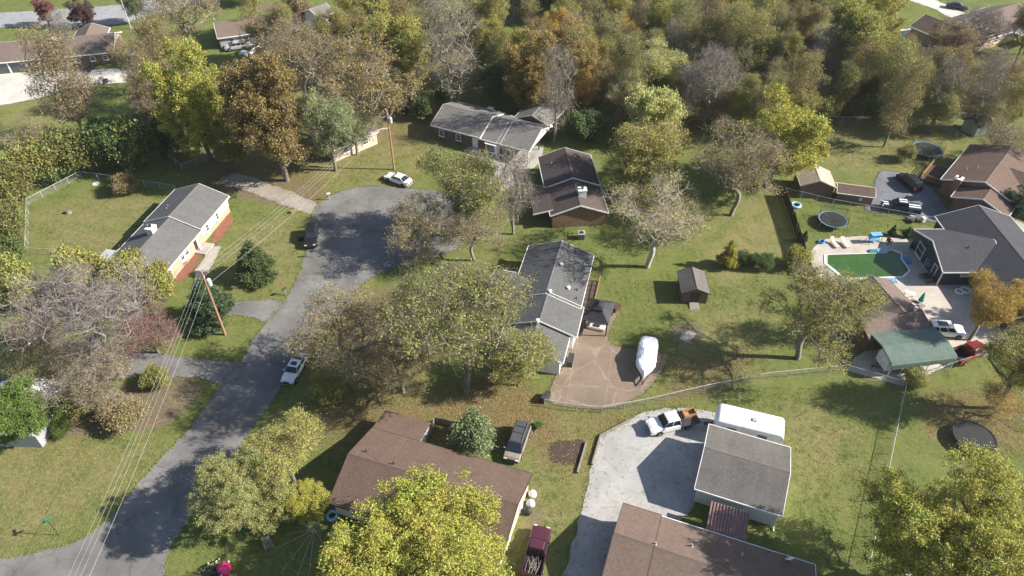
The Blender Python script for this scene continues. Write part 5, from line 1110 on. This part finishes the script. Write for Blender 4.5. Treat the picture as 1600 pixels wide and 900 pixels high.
def make_proto(key, seed, Hh=10., th=2.6, crown='round', n=420, per=60, lsize=.26, spread=.5, bark='bark', twigs=0, rt=.016, lean=0.0, flat=.4, power=.46, droop=0.0, R=4.4):
    r0 = np.random.default_rng(seed*13+1); lobes = []; zc = Hh*.55
    if crown == 'round':
        lobes.append((0, 0, zc, R*.6, R*.6, Hh*.28))
        for k in range(15): a = k*2.4+r0.random(); f = r0.uniform(-.9, 1); q = R*(.5+.25*r0.random())*math.sqrt(1-f*f*.8); g = R*r0.uniform(.2, .44); lobes.append((math.cos(a)*q, math.sin(a)*q, zc+f*Hh*.33, g, g, g*.8*Hh/10/R*4.4))
    elif crown == 'vase':
        for k in range(16): a = k*2.4+r0.random(); f = r0.random(); q = R*(.25+.62*f); g = r0.uniform(.2, .42); lobes.append((math.cos(a)*q, math.sin(a)*q, Hh*(.9-.42*f*r0.random()), R*g, R*g, Hh*g*.36))
        lobes.append((0, 0, Hh*.6, R*.5, R*.5, Hh*.25))
    elif crown == 'tall':
        for k in range(9): a = k*2.4; z = Hh*(.3+.66*k/8); q = R*.5*(1-abs(k/8-.4)); lobes.append((math.cos(a)*q, math.sin(a)*q, z, R*.55, R*.55, Hh*.13))
    elif crown == 'cone':
        for k in range(12): f = k/11; q = R*(1-f)*.42; a = k*2.4; lobes.append((math.cos(a)*q, math.sin(a)*q, Hh*(.14+.80*f), R*(1.02-f)*.62+.15, R*(1.02-f)*.62+.15, Hh*.09))
    elif crown == 'bush':
        for k in range(9): a = k*2.4+r0.random(); q = R*.52*r0.random()**.5; lobes.append((math.cos(a)*q, math.sin(a)*q, Hh*(.38+.3*r0.random()), R*.5, R*.5, Hh*.3))
    pos, par, num, tips, r = skeleton(seed, Hh, th, lobes, n, .5 if Hh > 5 else .3, lean)
    rad = rt*num**power
    big = rad > .035
    root = empty(key, (0, -500, 0)); 
    P2, R2 = [pos], [rad]; par2 = par
    if twigs:
        ii = np.nonzero(num < 9)[0]; sel = r.choice(ii, size=min(len(ii)*twigs, len(ii)*twigs), replace=True); base = pos[sel]; pd = base-pos[np.maximum(par[sel], 0)]; pd /= np.linalg.norm(pd, axis=1)[:, None]+1e-6
        dd = pd+r.normal(size=base.shape)*.55; dd[:, 2] += .12; dd /= np.linalg.norm(dd, axis=1)[:, None]; ln = (.4+.7*r.random(len(sel)))[:, None]*Hh/10
        tp = base+dd*ln; allp = np.concatenate([pos, tp]); allpar = np.concatenate([par, sel]); allr = np.concatenate([rad, np.full(len(tp), rt*.42)])
    else: allp, allpar, allr = pos, par, rad
    Vb, Fb = tubes(allp, allpar, allr, 4 if twigs else 5)
    raw_mesh('trunk', Vb, Fb, bark, root, True)
    if per:
        src = np.concatenate([pos[tips], pos[num < 4]]); wt = r.random(len(src))**1.5+.05; idx_ = r.choice(len(src), int(len(tips)*per), p=wt/wt.sum()); C = src[idx_]+r.normal(size=(len(idx_), 3))*spread*np.array([1, 1, .75])
        C[:, 2] = np.maximum(C[:, 2], .15); Vl, Fl = leaves(r, C, lsize, flat, droop); raw_mesh('crown', Vl, Fl, 'leaf', root)
    PROTO[key] = (root, Hh, R)
# dense maples, open olive trees, thinning trees, bare trees, conifers, bushes
make_proto('maple_tree', 1, 10, 1.5, 'round', 800, 84, .155, .2, rt=.012); make_proto('maple_tree_b', 2, 10, 1.4, 'round', 780, 84, .155, .21, rt=.012)
make_proto('great_maple', 21, 10, 1.6, 'round', 1500, 90, .095, .15, rt=.009); make_proto('great_oak', 23, 10, 2.6, 'vase', 1000, 24, .11, .17, twigs=4, rt=.0095)
make_proto('oak_tree', 3, 10, 2.4, 'vase', 800, 36, .145, .26, twigs=3, rt=.0115); make_proto('oak_tree_b', 4, 10, 1.9, 'round', 760, 40, .15, .27, twigs=3, rt=.0115)
make_proto('thin_tree', 5, 10, 2.4, 'vase', 640, 16, .14, .28, 'bark_pale', twigs=6, rt=.0105); make_proto('thin_tree_b', 6, 10, 2.0, 'round', 560, 20, .145, .26, 'bark_pale', twigs=5, rt=.0105); make_proto('thin_tree_c', 7, 10, 1.8, 'tall', 560, 26, .145, .3, 'bark', twigs=4, R=3.4, rt=.0105)
make_proto('bare_tree', 8, 10, 1.6, 'vase', 800, 2, .11, .3, bark='bark_mauve', twigs=6, rt=.0105); make_proto('bare_tree_b', 9, 10, 3.4, 'tall', 600, 3, .15, .4, 'bark_pale', twigs=7, rt=.0105, R=3.4)
make_proto('sparse_tree', 31, 10, 2.6, 'vase', 330, 26, .13, .4, 'bark_white', twigs=8, rt=.0125, power=.5)
make_proto('conifer', 10, 6, .8, 'cone', 420, 75, .17, .2, 'bark_dark', flat=.1, R=2.6); make_proto('bush', 11, 3, .5, 'bush', 300, 70, .15, .2, 'bark_dark', R=2.0, rt=.008); make_proto('bush_b', 12, 3, .5, 'bush', 300, 45, .15, .22, 'bark', R=2.0, rt=.008, twigs=2)
make_proto('weeping_tree', 13, 8, 1.6, 'bush', 460, 85, .2, .3, 'bark', flat=.0, droop=.8, R=3.6, rt=.011)
COLORS = {'yellow': (.43, .41, .085, 1), 'yellowgreen': (.40, .375, .08, .95), 'paleyellow': (.40, .39, .14, 1), 'olive': (.315, .315, .095, .95), 'olivebrown': (.335, .285, .11, .8), 'green': (.13, .175, .06, 1), 'palegreen': (.27, .31, .15, 1),
          'russet': (.27, .225, .09, .74), 'orange': (.37, .29, .105, .6), 'gold': (.50, .34, .07, .85), 'brown': (.30, .24, .13, .85), 'lime': (.50, .48, .19, 1), 'brightgreen': (.15, .205, .05, 1), 'crimson': (.26, .10, .10, 1), 'thicket': (.22, .235, .075, .9), 'mauve': (.21, .12, .115, 1), 'maroon': (.11, .06, .06, 1), 'darkgreen': (.08, .12, .06, 1), 'goldgreen': (.38, .36, .10, .9)}
USED = set(); ORD = {}
def tree(key, label, cx, cy, rpx, col, k=1.0, zf=.6, group=None, name=None, cat='tree', spin=None):
    """plant a tree whose crown is centred at (cx,cy) in the photograph with half-width rpx; k stretches its height"""
    root, H0, R0 = PROTO[key]; r = 4.0
    for _ in range(5):
        hgt = H0*(r/R0)*k; p = G(cx, cy, hgt*zf); r = rpx/scale_at(p)
    s = r/R0; hgt = H0*s*k
    o = root if key not in USED else copy_tree(root); USED.add(key)
    o.name = name or {'maple_tree_b': 'maple_tree', 'oak_tree_b': 'oak_tree', 'thin_tree': 'thinning_tree', 'thin_tree_b': 'thinning_tree', 'thin_tree_c': 'thinning_tree', 'bare_tree_b': 'bare_tree', 'sparse_tree': 'bare_tree', 'great_maple': 'maple_tree', 'great_oak': 'oak_tree', 'bush_b': 'bush'}.get(key, key)
    o.location = (p.x, p.y, 0); o.rotation_euler = (0, 0, random.uniform(0, 6.28) if spin is None else spin); o.scale = (s, s, s*k)
    tag(o, label, cat, group)
    tone = random.uniform(.88, 1.1)
    for c in o.children: c.color = tuple(x*tone*random.uniform(.97, 1.03) for x in COLORS[col][:3])+(COLORS[col][3],)
    return o
T = tree
# bottom
T('great_maple', 'big yellow maple overhanging the brown-roofed house at the bottom', 660, 888, 168, 'yellow', .62)
T('great_maple', 'big yellow-green maple over the black trampoline at the bottom right', 1498, 826, 140, 'yellow', .95)
T('great_maple', 'pale yellow tree with whitish twigs beside the street at the bottom', 370, 775, 82, 'paleyellow', .85); T('oak_tree', 'smaller pale yellow-green tree above the street-side yellow one', 446, 712, 66, 'goldgreen', .85)
T('maple_tree_b', 'low yellow tree joining the house corner and the pale street-side tree', 470, 785, 46, 'yellowgreen', .7)
T('bush', 'light green juniper beside the taupe sport wagon', 744, 680, 42, 'palegreen', 1.2, .45, cat='bush'); T('bush', 'small bright green plant by the fence post near the sport wagon', 841, 664, 9, 'brightgreen', .7, .4, cat='plant', name='garden_plant')
# middle
T('great_oak', 'huge olive-green tree in front of the long grey-roofed house', 722, 515, 138, 'olive', .84, .58)
T('oak_tree_b', 'leafy olive tree at the lower end of the long grey-roofed house', 812, 560, 60, 'olive', .8)
T('thin_tree', 'grey-twigged thinning tree beside the white kerbside car', 540, 525, 85, 'olivebrown', .85); T('thin_tree_b', 'thinning brown-olive tree left of the huge olive tree', 622, 560, 68, 'olivebrown', .9); T('maple_tree', 'small yellow-brown tree over the white kerbside car', 508, 600, 32, 'goldgreen', .8)
T('oak_tree', 'olive-green half-bare tree at the right side of the turning circle', 728, 302, 74, 'olive', .85); T('thin_tree_b', 'thinning olive tree in front of the turning circle', 660, 350, 62, 'olivebrown', .85); T('thin_tree', 'grey thinning tree below the turning circle beside the tall bare tree', 738, 360, 56, 'olivebrown', .8)
T('bare_tree_b', 'tall pale bare tree between the turning circle and the brick-gabled house', 802, 285, 42, 'brown', 1.25, .66)
T('sparse_tree', 'white-limbed bare tree beside the dark wooden shed', 1022, 352, 84, 'olivebrown', .75, .6); T('thin_tree_b', 'sparse olive leaves of the young tree behind the white-limbed one', 1075, 330, 48, 'olive', .8)
T('oak_tree_b', 'olive and orange tree behind the white-limbed tree', 1010, 240, 72, 'goldgreen', .8); T('thin_tree', 'wide thinning olive tree left of the yellow maple', 1160, 265, 76, 'olivebrown', .85)
T('maple_tree', 'bright yellow maple over the tan metal shed', 1222, 205, 80, 'yellow', .95)
T('conifer', 'narrow yellow shrub on the lawn right of the dark shed', 1140, 397, 18, 'yellow', 1.35, .45, cat='shrub', name='shrub')
for lb, x, y, r_ in (('dark green shrub just right of the yellow shrub', 1163, 404, 13), ('second dark green shrub from the yellow shrub', 1180, 409, 13), ('third dark green shrub from the yellow shrub', 1196, 410, 14)): T('bush_b', lb, x, y, r_, 'green', 1.4, .45, cat='shrub', name='shrub')
T('great_oak', 'large open green-yellow tree left of the shingled outbuilding', 1272, 492, 92, 'goldgreen', .8); T('thin_tree_c', 'thinning tree close against the shingled outbuilding', 1335, 480, 40, 'olive', .95); T('bush_b', 'yellow-green bush at the near end of the tall dark board fence', 1247, 404, 22, 'yellowgreen', 1.1, .45, cat='bush')
T('bush_b', 'olive bush against the fence corner of the green carport', 1430, 592, 20, 'olive', .9, .4, cat='bush')
T('oak_tree', 'open golden tree over the red pickup', 1543, 484, 50, 'gold', 1.0); T('maple_tree', 'golden tree at the right edge above the concrete', 1598, 470, 40, 'gold', .9)
T('oak_tree', 'golden-green tree at the right edge below the terrace', 1598, 575, 66, 'goldgreen', 1.1); T('thin_tree_b', 'gold thinning tree above the black trampoline', 1568, 622, 40, 'gold', .8)
T('maple_tree', 'dark green tree at the right edge by the brown brick house', 1596, 312, 28, 'darkgreen', .9); T('thin_tree_b', 'grey-brown thinning tree beside the small grey shed', 1575, 215, 44, 'brown', .8); T('bush', 'dark bush against the brown brick house corner', 1560, 342, 13, 'darkgreen', .8, .4, cat='bush')
for lb, x, y in (('left clipped cone shrub beside the pool terrace', 1396, 360), ('right clipped cone shrub beside the pool terrace', 1419, 363), ('cone shrub at the far left corner of the pool terrace', 1258, 369)): T('conifer', lb, x, y, 7, 'darkgreen', 1.35, .45, cat='shrub', name='cone_shrub')
T('bush_b', 'yellowish young tree on the lawn near the far trampoline', 1418, 238, 16, 'olive', 1.2, .5, cat='shrub', name='shrub')
# left
T('bare_tree', 'great bare grey-limbed tree at the left beside the parking drive', 148, 510, 122, 'mauve', .8, .55); T('thin_tree_b', 'crimson-leaved tree at the right side of the great bare tree', 228, 510, 52, 'crimson', .85)
T('thin_tree', 'thinning brown tree in front of the great bare tree', 150, 600, 70, 'brown', .7); T('maple_tree_b', 'bright green tree over the white metal-roofed house', 32, 640, 62, 'brightgreen', .85); T('thin_tree_b', 'grey-green thinning tree at the left edge above the bright green one', 50, 560, 60, 'olive', .8); T('bush', 'bright green bush right of the white metal-roofed house', 92, 668, 20, 'brightgreen', .9, .45, cat='bush')
T('bush_b', 'brown low bush on the bare soil below the great bare tree', 190, 650, 36, 'brown', .7, .4, cat='bush')
for lb, x, y, r_, c in (('gold-green bushy tree at the lower end of the fenced yard, leftmost', 120, 430, 46, 'goldgreen'), ('gold-green bushy tree at the near end of the white-chimneyed house', 195, 436, 44, 'goldgreen'), ('dark gold bush against the white-chimneyed house gable', 244, 442, 34, 'goldgreen'), ('green bushy tree at the left edge below the fenced yard', 18, 440, 48, 'olive')): T('bush', lb, x, y, r_, c, 1.5, .5, cat='tree', name='bushy_tree')
T('conifer', 'round dark green conifer on the lawn by the white-chimneyed house', 395, 405, 37, 'green', .9, .48); T('conifer', 'dark spruce behind the orange-brown utility pole', 320, 468, 42, 'darkgreen', .95, .5)
T('bush_b', 'round brown-green bush inside the fenced yard', 194, 288, 21, 'brown', 1.0, .45, cat='bush')
for i, (x, y, r_, c) in enumerate(((12, 290, 40, 'thicket'), (52, 252, 40, 'olive'), (80, 268, 24, 'green'), (115, 235, 42, 'thicket'), (165, 222, 46, 'green'), (205, 218, 46, 'thicket'), (245, 212, 42, 'green'), (4, 345, 36, 'thicket'), (0, 395, 34, 'green'))):
    T(['bush', 'bush_b'][i % 2], ['first', 'second', 'third', 'fourth', 'fifth', 'sixth', 'seventh', 'eighth', 'ninth'][i]+' green thicket bush along the wild strip beyond the fenced yard', x, y, r_, c, 1.3, .5, 'thicket bushes beyond the fenced yard', cat='bush')
T('maple_tree', 'tall yellow maple with orange top left of the russet tree', 298, 148, 66, 'yellowgreen', 1.4, .56); T('maple_tree_b', 'tall russet-orange tree left of the utility pole with transformer', 424, 185, 80, 'russet', 1.2, .53); T('oak_tree_b', 'pale green tree leaning out beside the russet tree', 512, 200, 50, 'palegreen', 1.3, .53)
T('thin_tree_b', 'broad orange-brown tree standing above the transformer pole', 565, 125, 86, 'orange', .95, .6); T('maple_tree', 'golden-green tree behind the orange-brown one', 610, 55, 62, 'goldgreen', 1.0)
T('bare_tree_b', 'tall leaning bare tree behind the ranch house with carport', 700, 70, 56, 'brown', 1.15, .62)
for lb, x, y, r_ in (('left rounded dark green magnolia beside the ranch house with carport', 655, 165, 20), ('right rounded dark green magnolia behind the ranch house roof', 692, 145, 14)): T('bush', lb, x, y, r_, 'green', 1.4, .55, cat='tree', name='magnolia')
T('bush', 'low green bush left of the two magnolias', 630, 168, 14, 'green', .9, .45, cat='bush'); T('bush', 'large round green bush right of the ranch house wing', 920, 195, 36, 'green', .95, .48, cat='bush')
T('weeping_tree', 'pale lime weeping tree behind the olive and orange tree', 1027, 178, 50, 'lime', .85, .5); T('oak_tree', 'lime-green tree just behind the pale weeping tree', 1030, 115, 44, 'lime', 1.0)
T('bare_tree', 'pale leafless tree behind the lime trees', 1110, 130, 58, 'brown', .95, .6)
T('thin_tree_c', 'tall thin grey tree before the concrete drive at the top left', 95, 125, 52, 'brown', 1.15, .6); T('thin_tree_b', 'brown thinning tree at the end of the far house', 215, 85, 46, 'orange', 1.1, .6)
T('maple_tree_b', 'crimson tree beside the far street', 66, 14, 20, 'crimson', 1.0); T('maple_tree', 'dark maroon tree beside the far street', 122, 15, 23, 'maroon', .95)
T('oak_tree_b', 'green tree beside the pale lamp post', 205, 5, 24, 'green', 1.0); T('thin_tree', 'wide olive-brown tree by the far street bend', 288, 25, 62, 'olivebrown', .95); T('bare_tree_b', 'small bare tree in front of the far brown-roofed house', 95, 45, 22, 'brown', 1.0)
T('maple_tree', 'orange-gold tree in the wood, nearest the board fence', 835, 100, 56, 'orange', 1.1); T('maple_tree_b', 'salmon-orange tree in the middle of the wood', 895, 85, 50, 'orange', 1.15); T('maple_tree', 'yellow-green tree at the left end of the wood', 785, 70, 46, 'yellowgreen', 1.1); T('oak_tree_b', 'dark green tree under the yellow-green one at the left end of the wood', 775, 120, 38, 'green', .9)
T('maple_tree_b', 'tall golden-green tree at the right part of the wood', 1325, 55, 62, 'goldgreen', 1.2); T('maple_tree', 'tall yellow tree beside the gold one next to the far lawn', 1375, 30, 48, 'yellowgreen', 1.2)
T('bare_tree', 'bare tree in front of the grey-brown house at the top right', 1535, 55, 46, 'brown', 1.0, .6); T('oak_tree', 'olive-brown tree left of the grey-brown house at the top right', 1480, 75, 44, 'brown', .95)
T('bush', 'dark olive bush under the right side of the great bare tree', 245, 590, 26, 'olive', .9, .45, cat='bush'); T('bush_b', 'olive shrub between the great bare tree and the white metal roof', 120, 628, 32, 'olive', .9, .45, cat='bush'); T('bush_b', 'brown shrub at the upper left of the great bare tree', 50, 520, 36, 'brown', .9, .45, cat='bush')
T('maple_tree', 'low green tree filling in between yellow maple and russet tree', 356, 215, 36, 'olive', 1.2, .5); T('oak_tree_b', 'pale green low tree before the glimpsed brown-roofed house', 552, 205, 38, 'palegreen', 1.0, .5); T('thin_tree_b', 'thin olive-brown tree at the left edge above the thicket', 40, 222, 40, 'olivebrown', 1.1, .6); T('thin_tree_c', 'slender brown tree behind the tall yellow maple', 255, 95, 40, 'olivebrown', 1.3, .58); T('thin_tree_c', 'thin brown tree left of the tall yellow maple', 232, 150, 34, 'brown', 1.3, .58)
T('maple_tree_b', 'gold-green tree between the orange-brown tree and the leaning bare tree', 640, 95, 44, 'goldgreen', 1.2, .55); T('thin_tree', 'olive-brown tree behind the russet tree', 470, 95, 52, 'olivebrown', 1.2, .58); T('thin_tree_b', 'brown-gold tree just above the two parked white vehicles', 425, 45, 42, 'orange', 1.1, .6)
# the wood along the top: individuals filled in between
WOOD = [('wood left of leaning bare tree', [(330, -25), (700, -25), (700, 120), (640, 110), (450, 80), (340, 60)], 58), ('wood right of leaning bare tree', [(720, -30), (1000, -30), (1010, 150), (900, 150), (760, 130)], 40),
        ('wood behind the lime trees', [(1000, -30), (1290, -30), (1290, 170), (1180, 185), (1060, 150)], 40), ('wood along the far fence', [(1290, 70), (1610, 110), (1610, 180), (1300, 175)], 36), ('group at the top right edge', [(1590, 20), (1640, 20), (1640, 110), (1590, 110)], 45), ('row beyond the far street', [(0, -40), (320, -60), (320, -35), (0, -18)], 60)]
KEEP = [(818, 25, 42), (1440, 20, 50), (1148, 110, 20), (508, 24, 26), (380, 75, 34), (1485, 95, 20), (735, 140, 30)]
cnt = {}
plan = []
for where, poly, gap in WOOD:
    xs_ = [p[0] for p in poly]; ys_ = [p[1] for p in poly]; y = min(ys_)
    while y <= max(ys_):
        x = min(xs_)+random.uniform(0, gap)
        while x <= max(xs_):
            px, py = x+random.uniform(-.3, .3)*gap, y+random.uniform(-.25, .25)*gap*.6
            if inside(poly, np.array(px), np.array(py)) and all(math.hypot(px-a, (py-b)*1.5) > c for a, b, c in KEEP): plan.append((where, px, py))
            x += gap
        y += gap*.62
for where, px, py in sorted(plan, key=lambda q: q[1]):
    key, kind, cols = random.choices([('thin_tree_b', 'thinning brown-olive', ['olivebrown', 'orange', 'olive', 'goldgreen']), ('thin_tree_c', 'slender thinning', ['olivebrown', 'olive', 'goldgreen']), ('oak_tree_b', 'leafy olive', ['olive', 'goldgreen', 'gold', 'yellowgreen']), ('oak_tree', 'spreading olive', ['olive', 'olivebrown']), ('bare_tree_b', 'grey leafless', ['brown']), ('bush_b', 'low undergrowth', ['olive', 'green', 'brown'])], [4, 3.5, 4, 2.5, 2.4, 3])[0]
    cnt[(where, kind)] = cnt.get((where, kind), 0)+1; i = cnt[(where, kind)]; od = ['first', 'second', 'third', 'fourth', 'fifth', 'sixth', 'seventh', 'eighth', 'ninth', 'tenth', 'eleventh', 'twelfth', 'thirteenth', 'fourteenth', 'fifteenth', 'sixteenth', 'seventeenth', 'eighteenth', 'nineteenth', 'twentieth', 'twenty-first', 'twenty-second', 'twenty-third', 'twenty-fourth'][min(i-1, 23)]
    thing_ = 'bush' if 'bush' in key else 'tree'
    T(key, f'{od} {kind} {thing_} from left in the {where}', px, py, random.uniform(24, 36)*(.8 if thing_ == 'bush' else 1), random.choice(cols), random.uniform(1.1, 1.5), .6 if thing_ == 'tree' else .45, where, cat=thing_)

# ---------------------------------------------------------------- fallen leaves and grass tufts (nobody could count them)
def scatter(name, regions, n, size, cols_mat, zr=(.03, .06), flat=3.0, label=None):
    C = []
    for px, cnt_ in regions:
        P = world_poly(px); xs_ = [p.x for p in P]; ys_ = [p.y for p in P]; Q = np.stack([rng.uniform(min(xs_), max(xs_), cnt_), rng.uniform(min(ys_), max(ys_), cnt_)], 1); Q = Q[inside(P, Q[:, 0], Q[:, 1])]; C.append(Q)
    C = np.concatenate(C); Z = rng.uniform(zr[0], zr[1], len(C)); V, F = leaves(rng, np.column_stack([C, Z]), size, flat); o = raw_mesh(name, V, F, cols_mat); return tag(o, label, kind='stuff')
t = NT('dead_leaf'); r_ = t.geo('Random Per Island'); t.done(t.mix(r_, (.16, .085, .035), (.42, .29, .14)), .8, 0, .2)
scatter('fallen_leaves', [([(690, 640), (720, 590), (800, 575), (862, 640), (880, 690), (760, 700)], 9000), ([(470, 640), (720, 590), (740, 690), (560, 700)], 6000), ([(840, 640), (1010, 630), (940, 690), (920, 760), (850, 730)], 3500), ([(930, 190), (1100, 190), (1240, 260), (1200, 340), (960, 330)], 2500), ([(240, 225), (520, 240), (500, 320), (330, 300)], 5000), ([(1040, 560), (1190, 540), (1150, 610), (1020, 640)], 2500), ([(480, 480), (640, 440), (700, 560), (600, 640), (480, 640)], 5000), ([(1430, 610), (1600, 600), (1600, 720), (1450, 690)], 3500), ([(1240, 600), (1400, 610), (1340, 880), (1250, 880)], 900), ([(0, 690), (260, 680), (200, 780), (0, 860)], 900), ([(700, 60), (1250, 60), (1600, 100), (1600, 190), (1200, 190), (880, 160), (700, 140)], 16000), ([(620, 180), (690, 230), (640, 290), (500, 290)], 2200), ([(100, 600), (330, 600), (260, 670), (60, 690)], 2500)], 0, .13, 'dead_leaf')

# grass growing over every hard edge, and coarse tufts in the lawns
t = NT('grass_blade'); r_ = t.geo('Random Per Island'); n_ = t.noise(t.coord(), .25, 4); c_ = t.mix(r_, (.09, .125, .03), (.26, .26, .09)); t.done(t.mix(t.ramp(n_, .45, .7), c_, (.33, .28, .13)), .8, 0, .2)
C = []
for nm, Q in EDGES:
    if nm in ('far_street', 'lane', 'back_lane', 'ash_patch', 'mulch_bed', 'pool_terrace', 'carport_drive'): continue
    Q = np.array([(q.x, q.y) for q in Q]); nx_ = np.roll(Q, -1, 0); L = np.linalg.norm(nx_-Q, axis=1)
    w_ = .32 if 'gravel' in nm else .13
    for k in range(len(Q)):
        m_ = int(L[k]*26); f_ = rng.random(m_)[:, None]; C.append(Q[k]+(nx_[k]-Q[k])*f_+rng.normal(size=(m_, 2))*w_)
C = np.concatenate(C); V, F = leaves(rng, np.column_stack([C, rng.uniform(.04, .10, len(C))]), .13, .0); tag(raw_mesh('verge_grass', V, F, 'grass_blade'), kind='stuff')
LAWN = [[(0, 690), (150, 690), (270, 680), (200, 770), (110, 845), (0, 868)], [(1130, 600), (1400, 612), (1345, 900), (1250, 880), (1230, 700)], [(940, 440), (1200, 430), (1200, 590), (1040, 625), (1030, 560), (960, 530)], [(60, 320), (180, 290), (260, 305), (180, 400), (60, 395)], [(360, 330), (475, 330), (460, 425), (420, 468), (340, 440)], [(1280, 200), (1480, 200), (1470, 260), (1380, 265), (1300, 260)], [(500, 290), (620, 200), (720, 235), (640, 285)], [(1250, 330), (1420, 345), (1430, 368), (1270, 372)], [(400, 640), (520, 640), (540, 720), (330, 880), (280, 880)], [(830, 700), (900, 730), (880, 880), (840, 800)]]
C = []
for poly in LAWN:
    P_ = world_poly(poly); xs_ = [p.x for p in P_]; ys_ = [p.y for p in P_]; m_ = int((max(xs_)-min(xs_))*(max(ys_)-min(ys_))*26); cl = np.stack([rng.uniform(min(xs_), max(xs_), m_//9), rng.uniform(min(ys_), max(ys_), m_//9)], 1)
    Q = np.repeat(cl, 9, 0)+rng.normal(size=(len(cl)*9, 2))*.22; C.append(Q[inside(P_, Q[:, 0], Q[:, 1])])
C = np.concatenate(C); V, F = leaves(rng, np.column_stack([C, rng.uniform(.02, .07, len(C))]), .11, .3); tag(raw_mesh('lawn_grass', V, F, 'grass_blade'), kind='stuff'); print('blades', len(C))

# ---------------------------------------------------------------- thin autumn haze
t = NT('haze_air'); pv = t.new('ShaderNodeVolumePrincipled'); pv.inputs['Color'].default_value = (.86, .90, .96, 1); pv.inputs['Density'].default_value = .00011; pv.inputs['Anisotropy'].default_value = .2
t.n.remove(t.b); t.link(pv.outputs[0], t.n['Material Output'].inputs['Volume'])
m = MB(); m.box((0, 110, 34.5), (520, 520, 71)); hz = m.build('haze', 'haze_air'); tag(hz, kind='stuff')
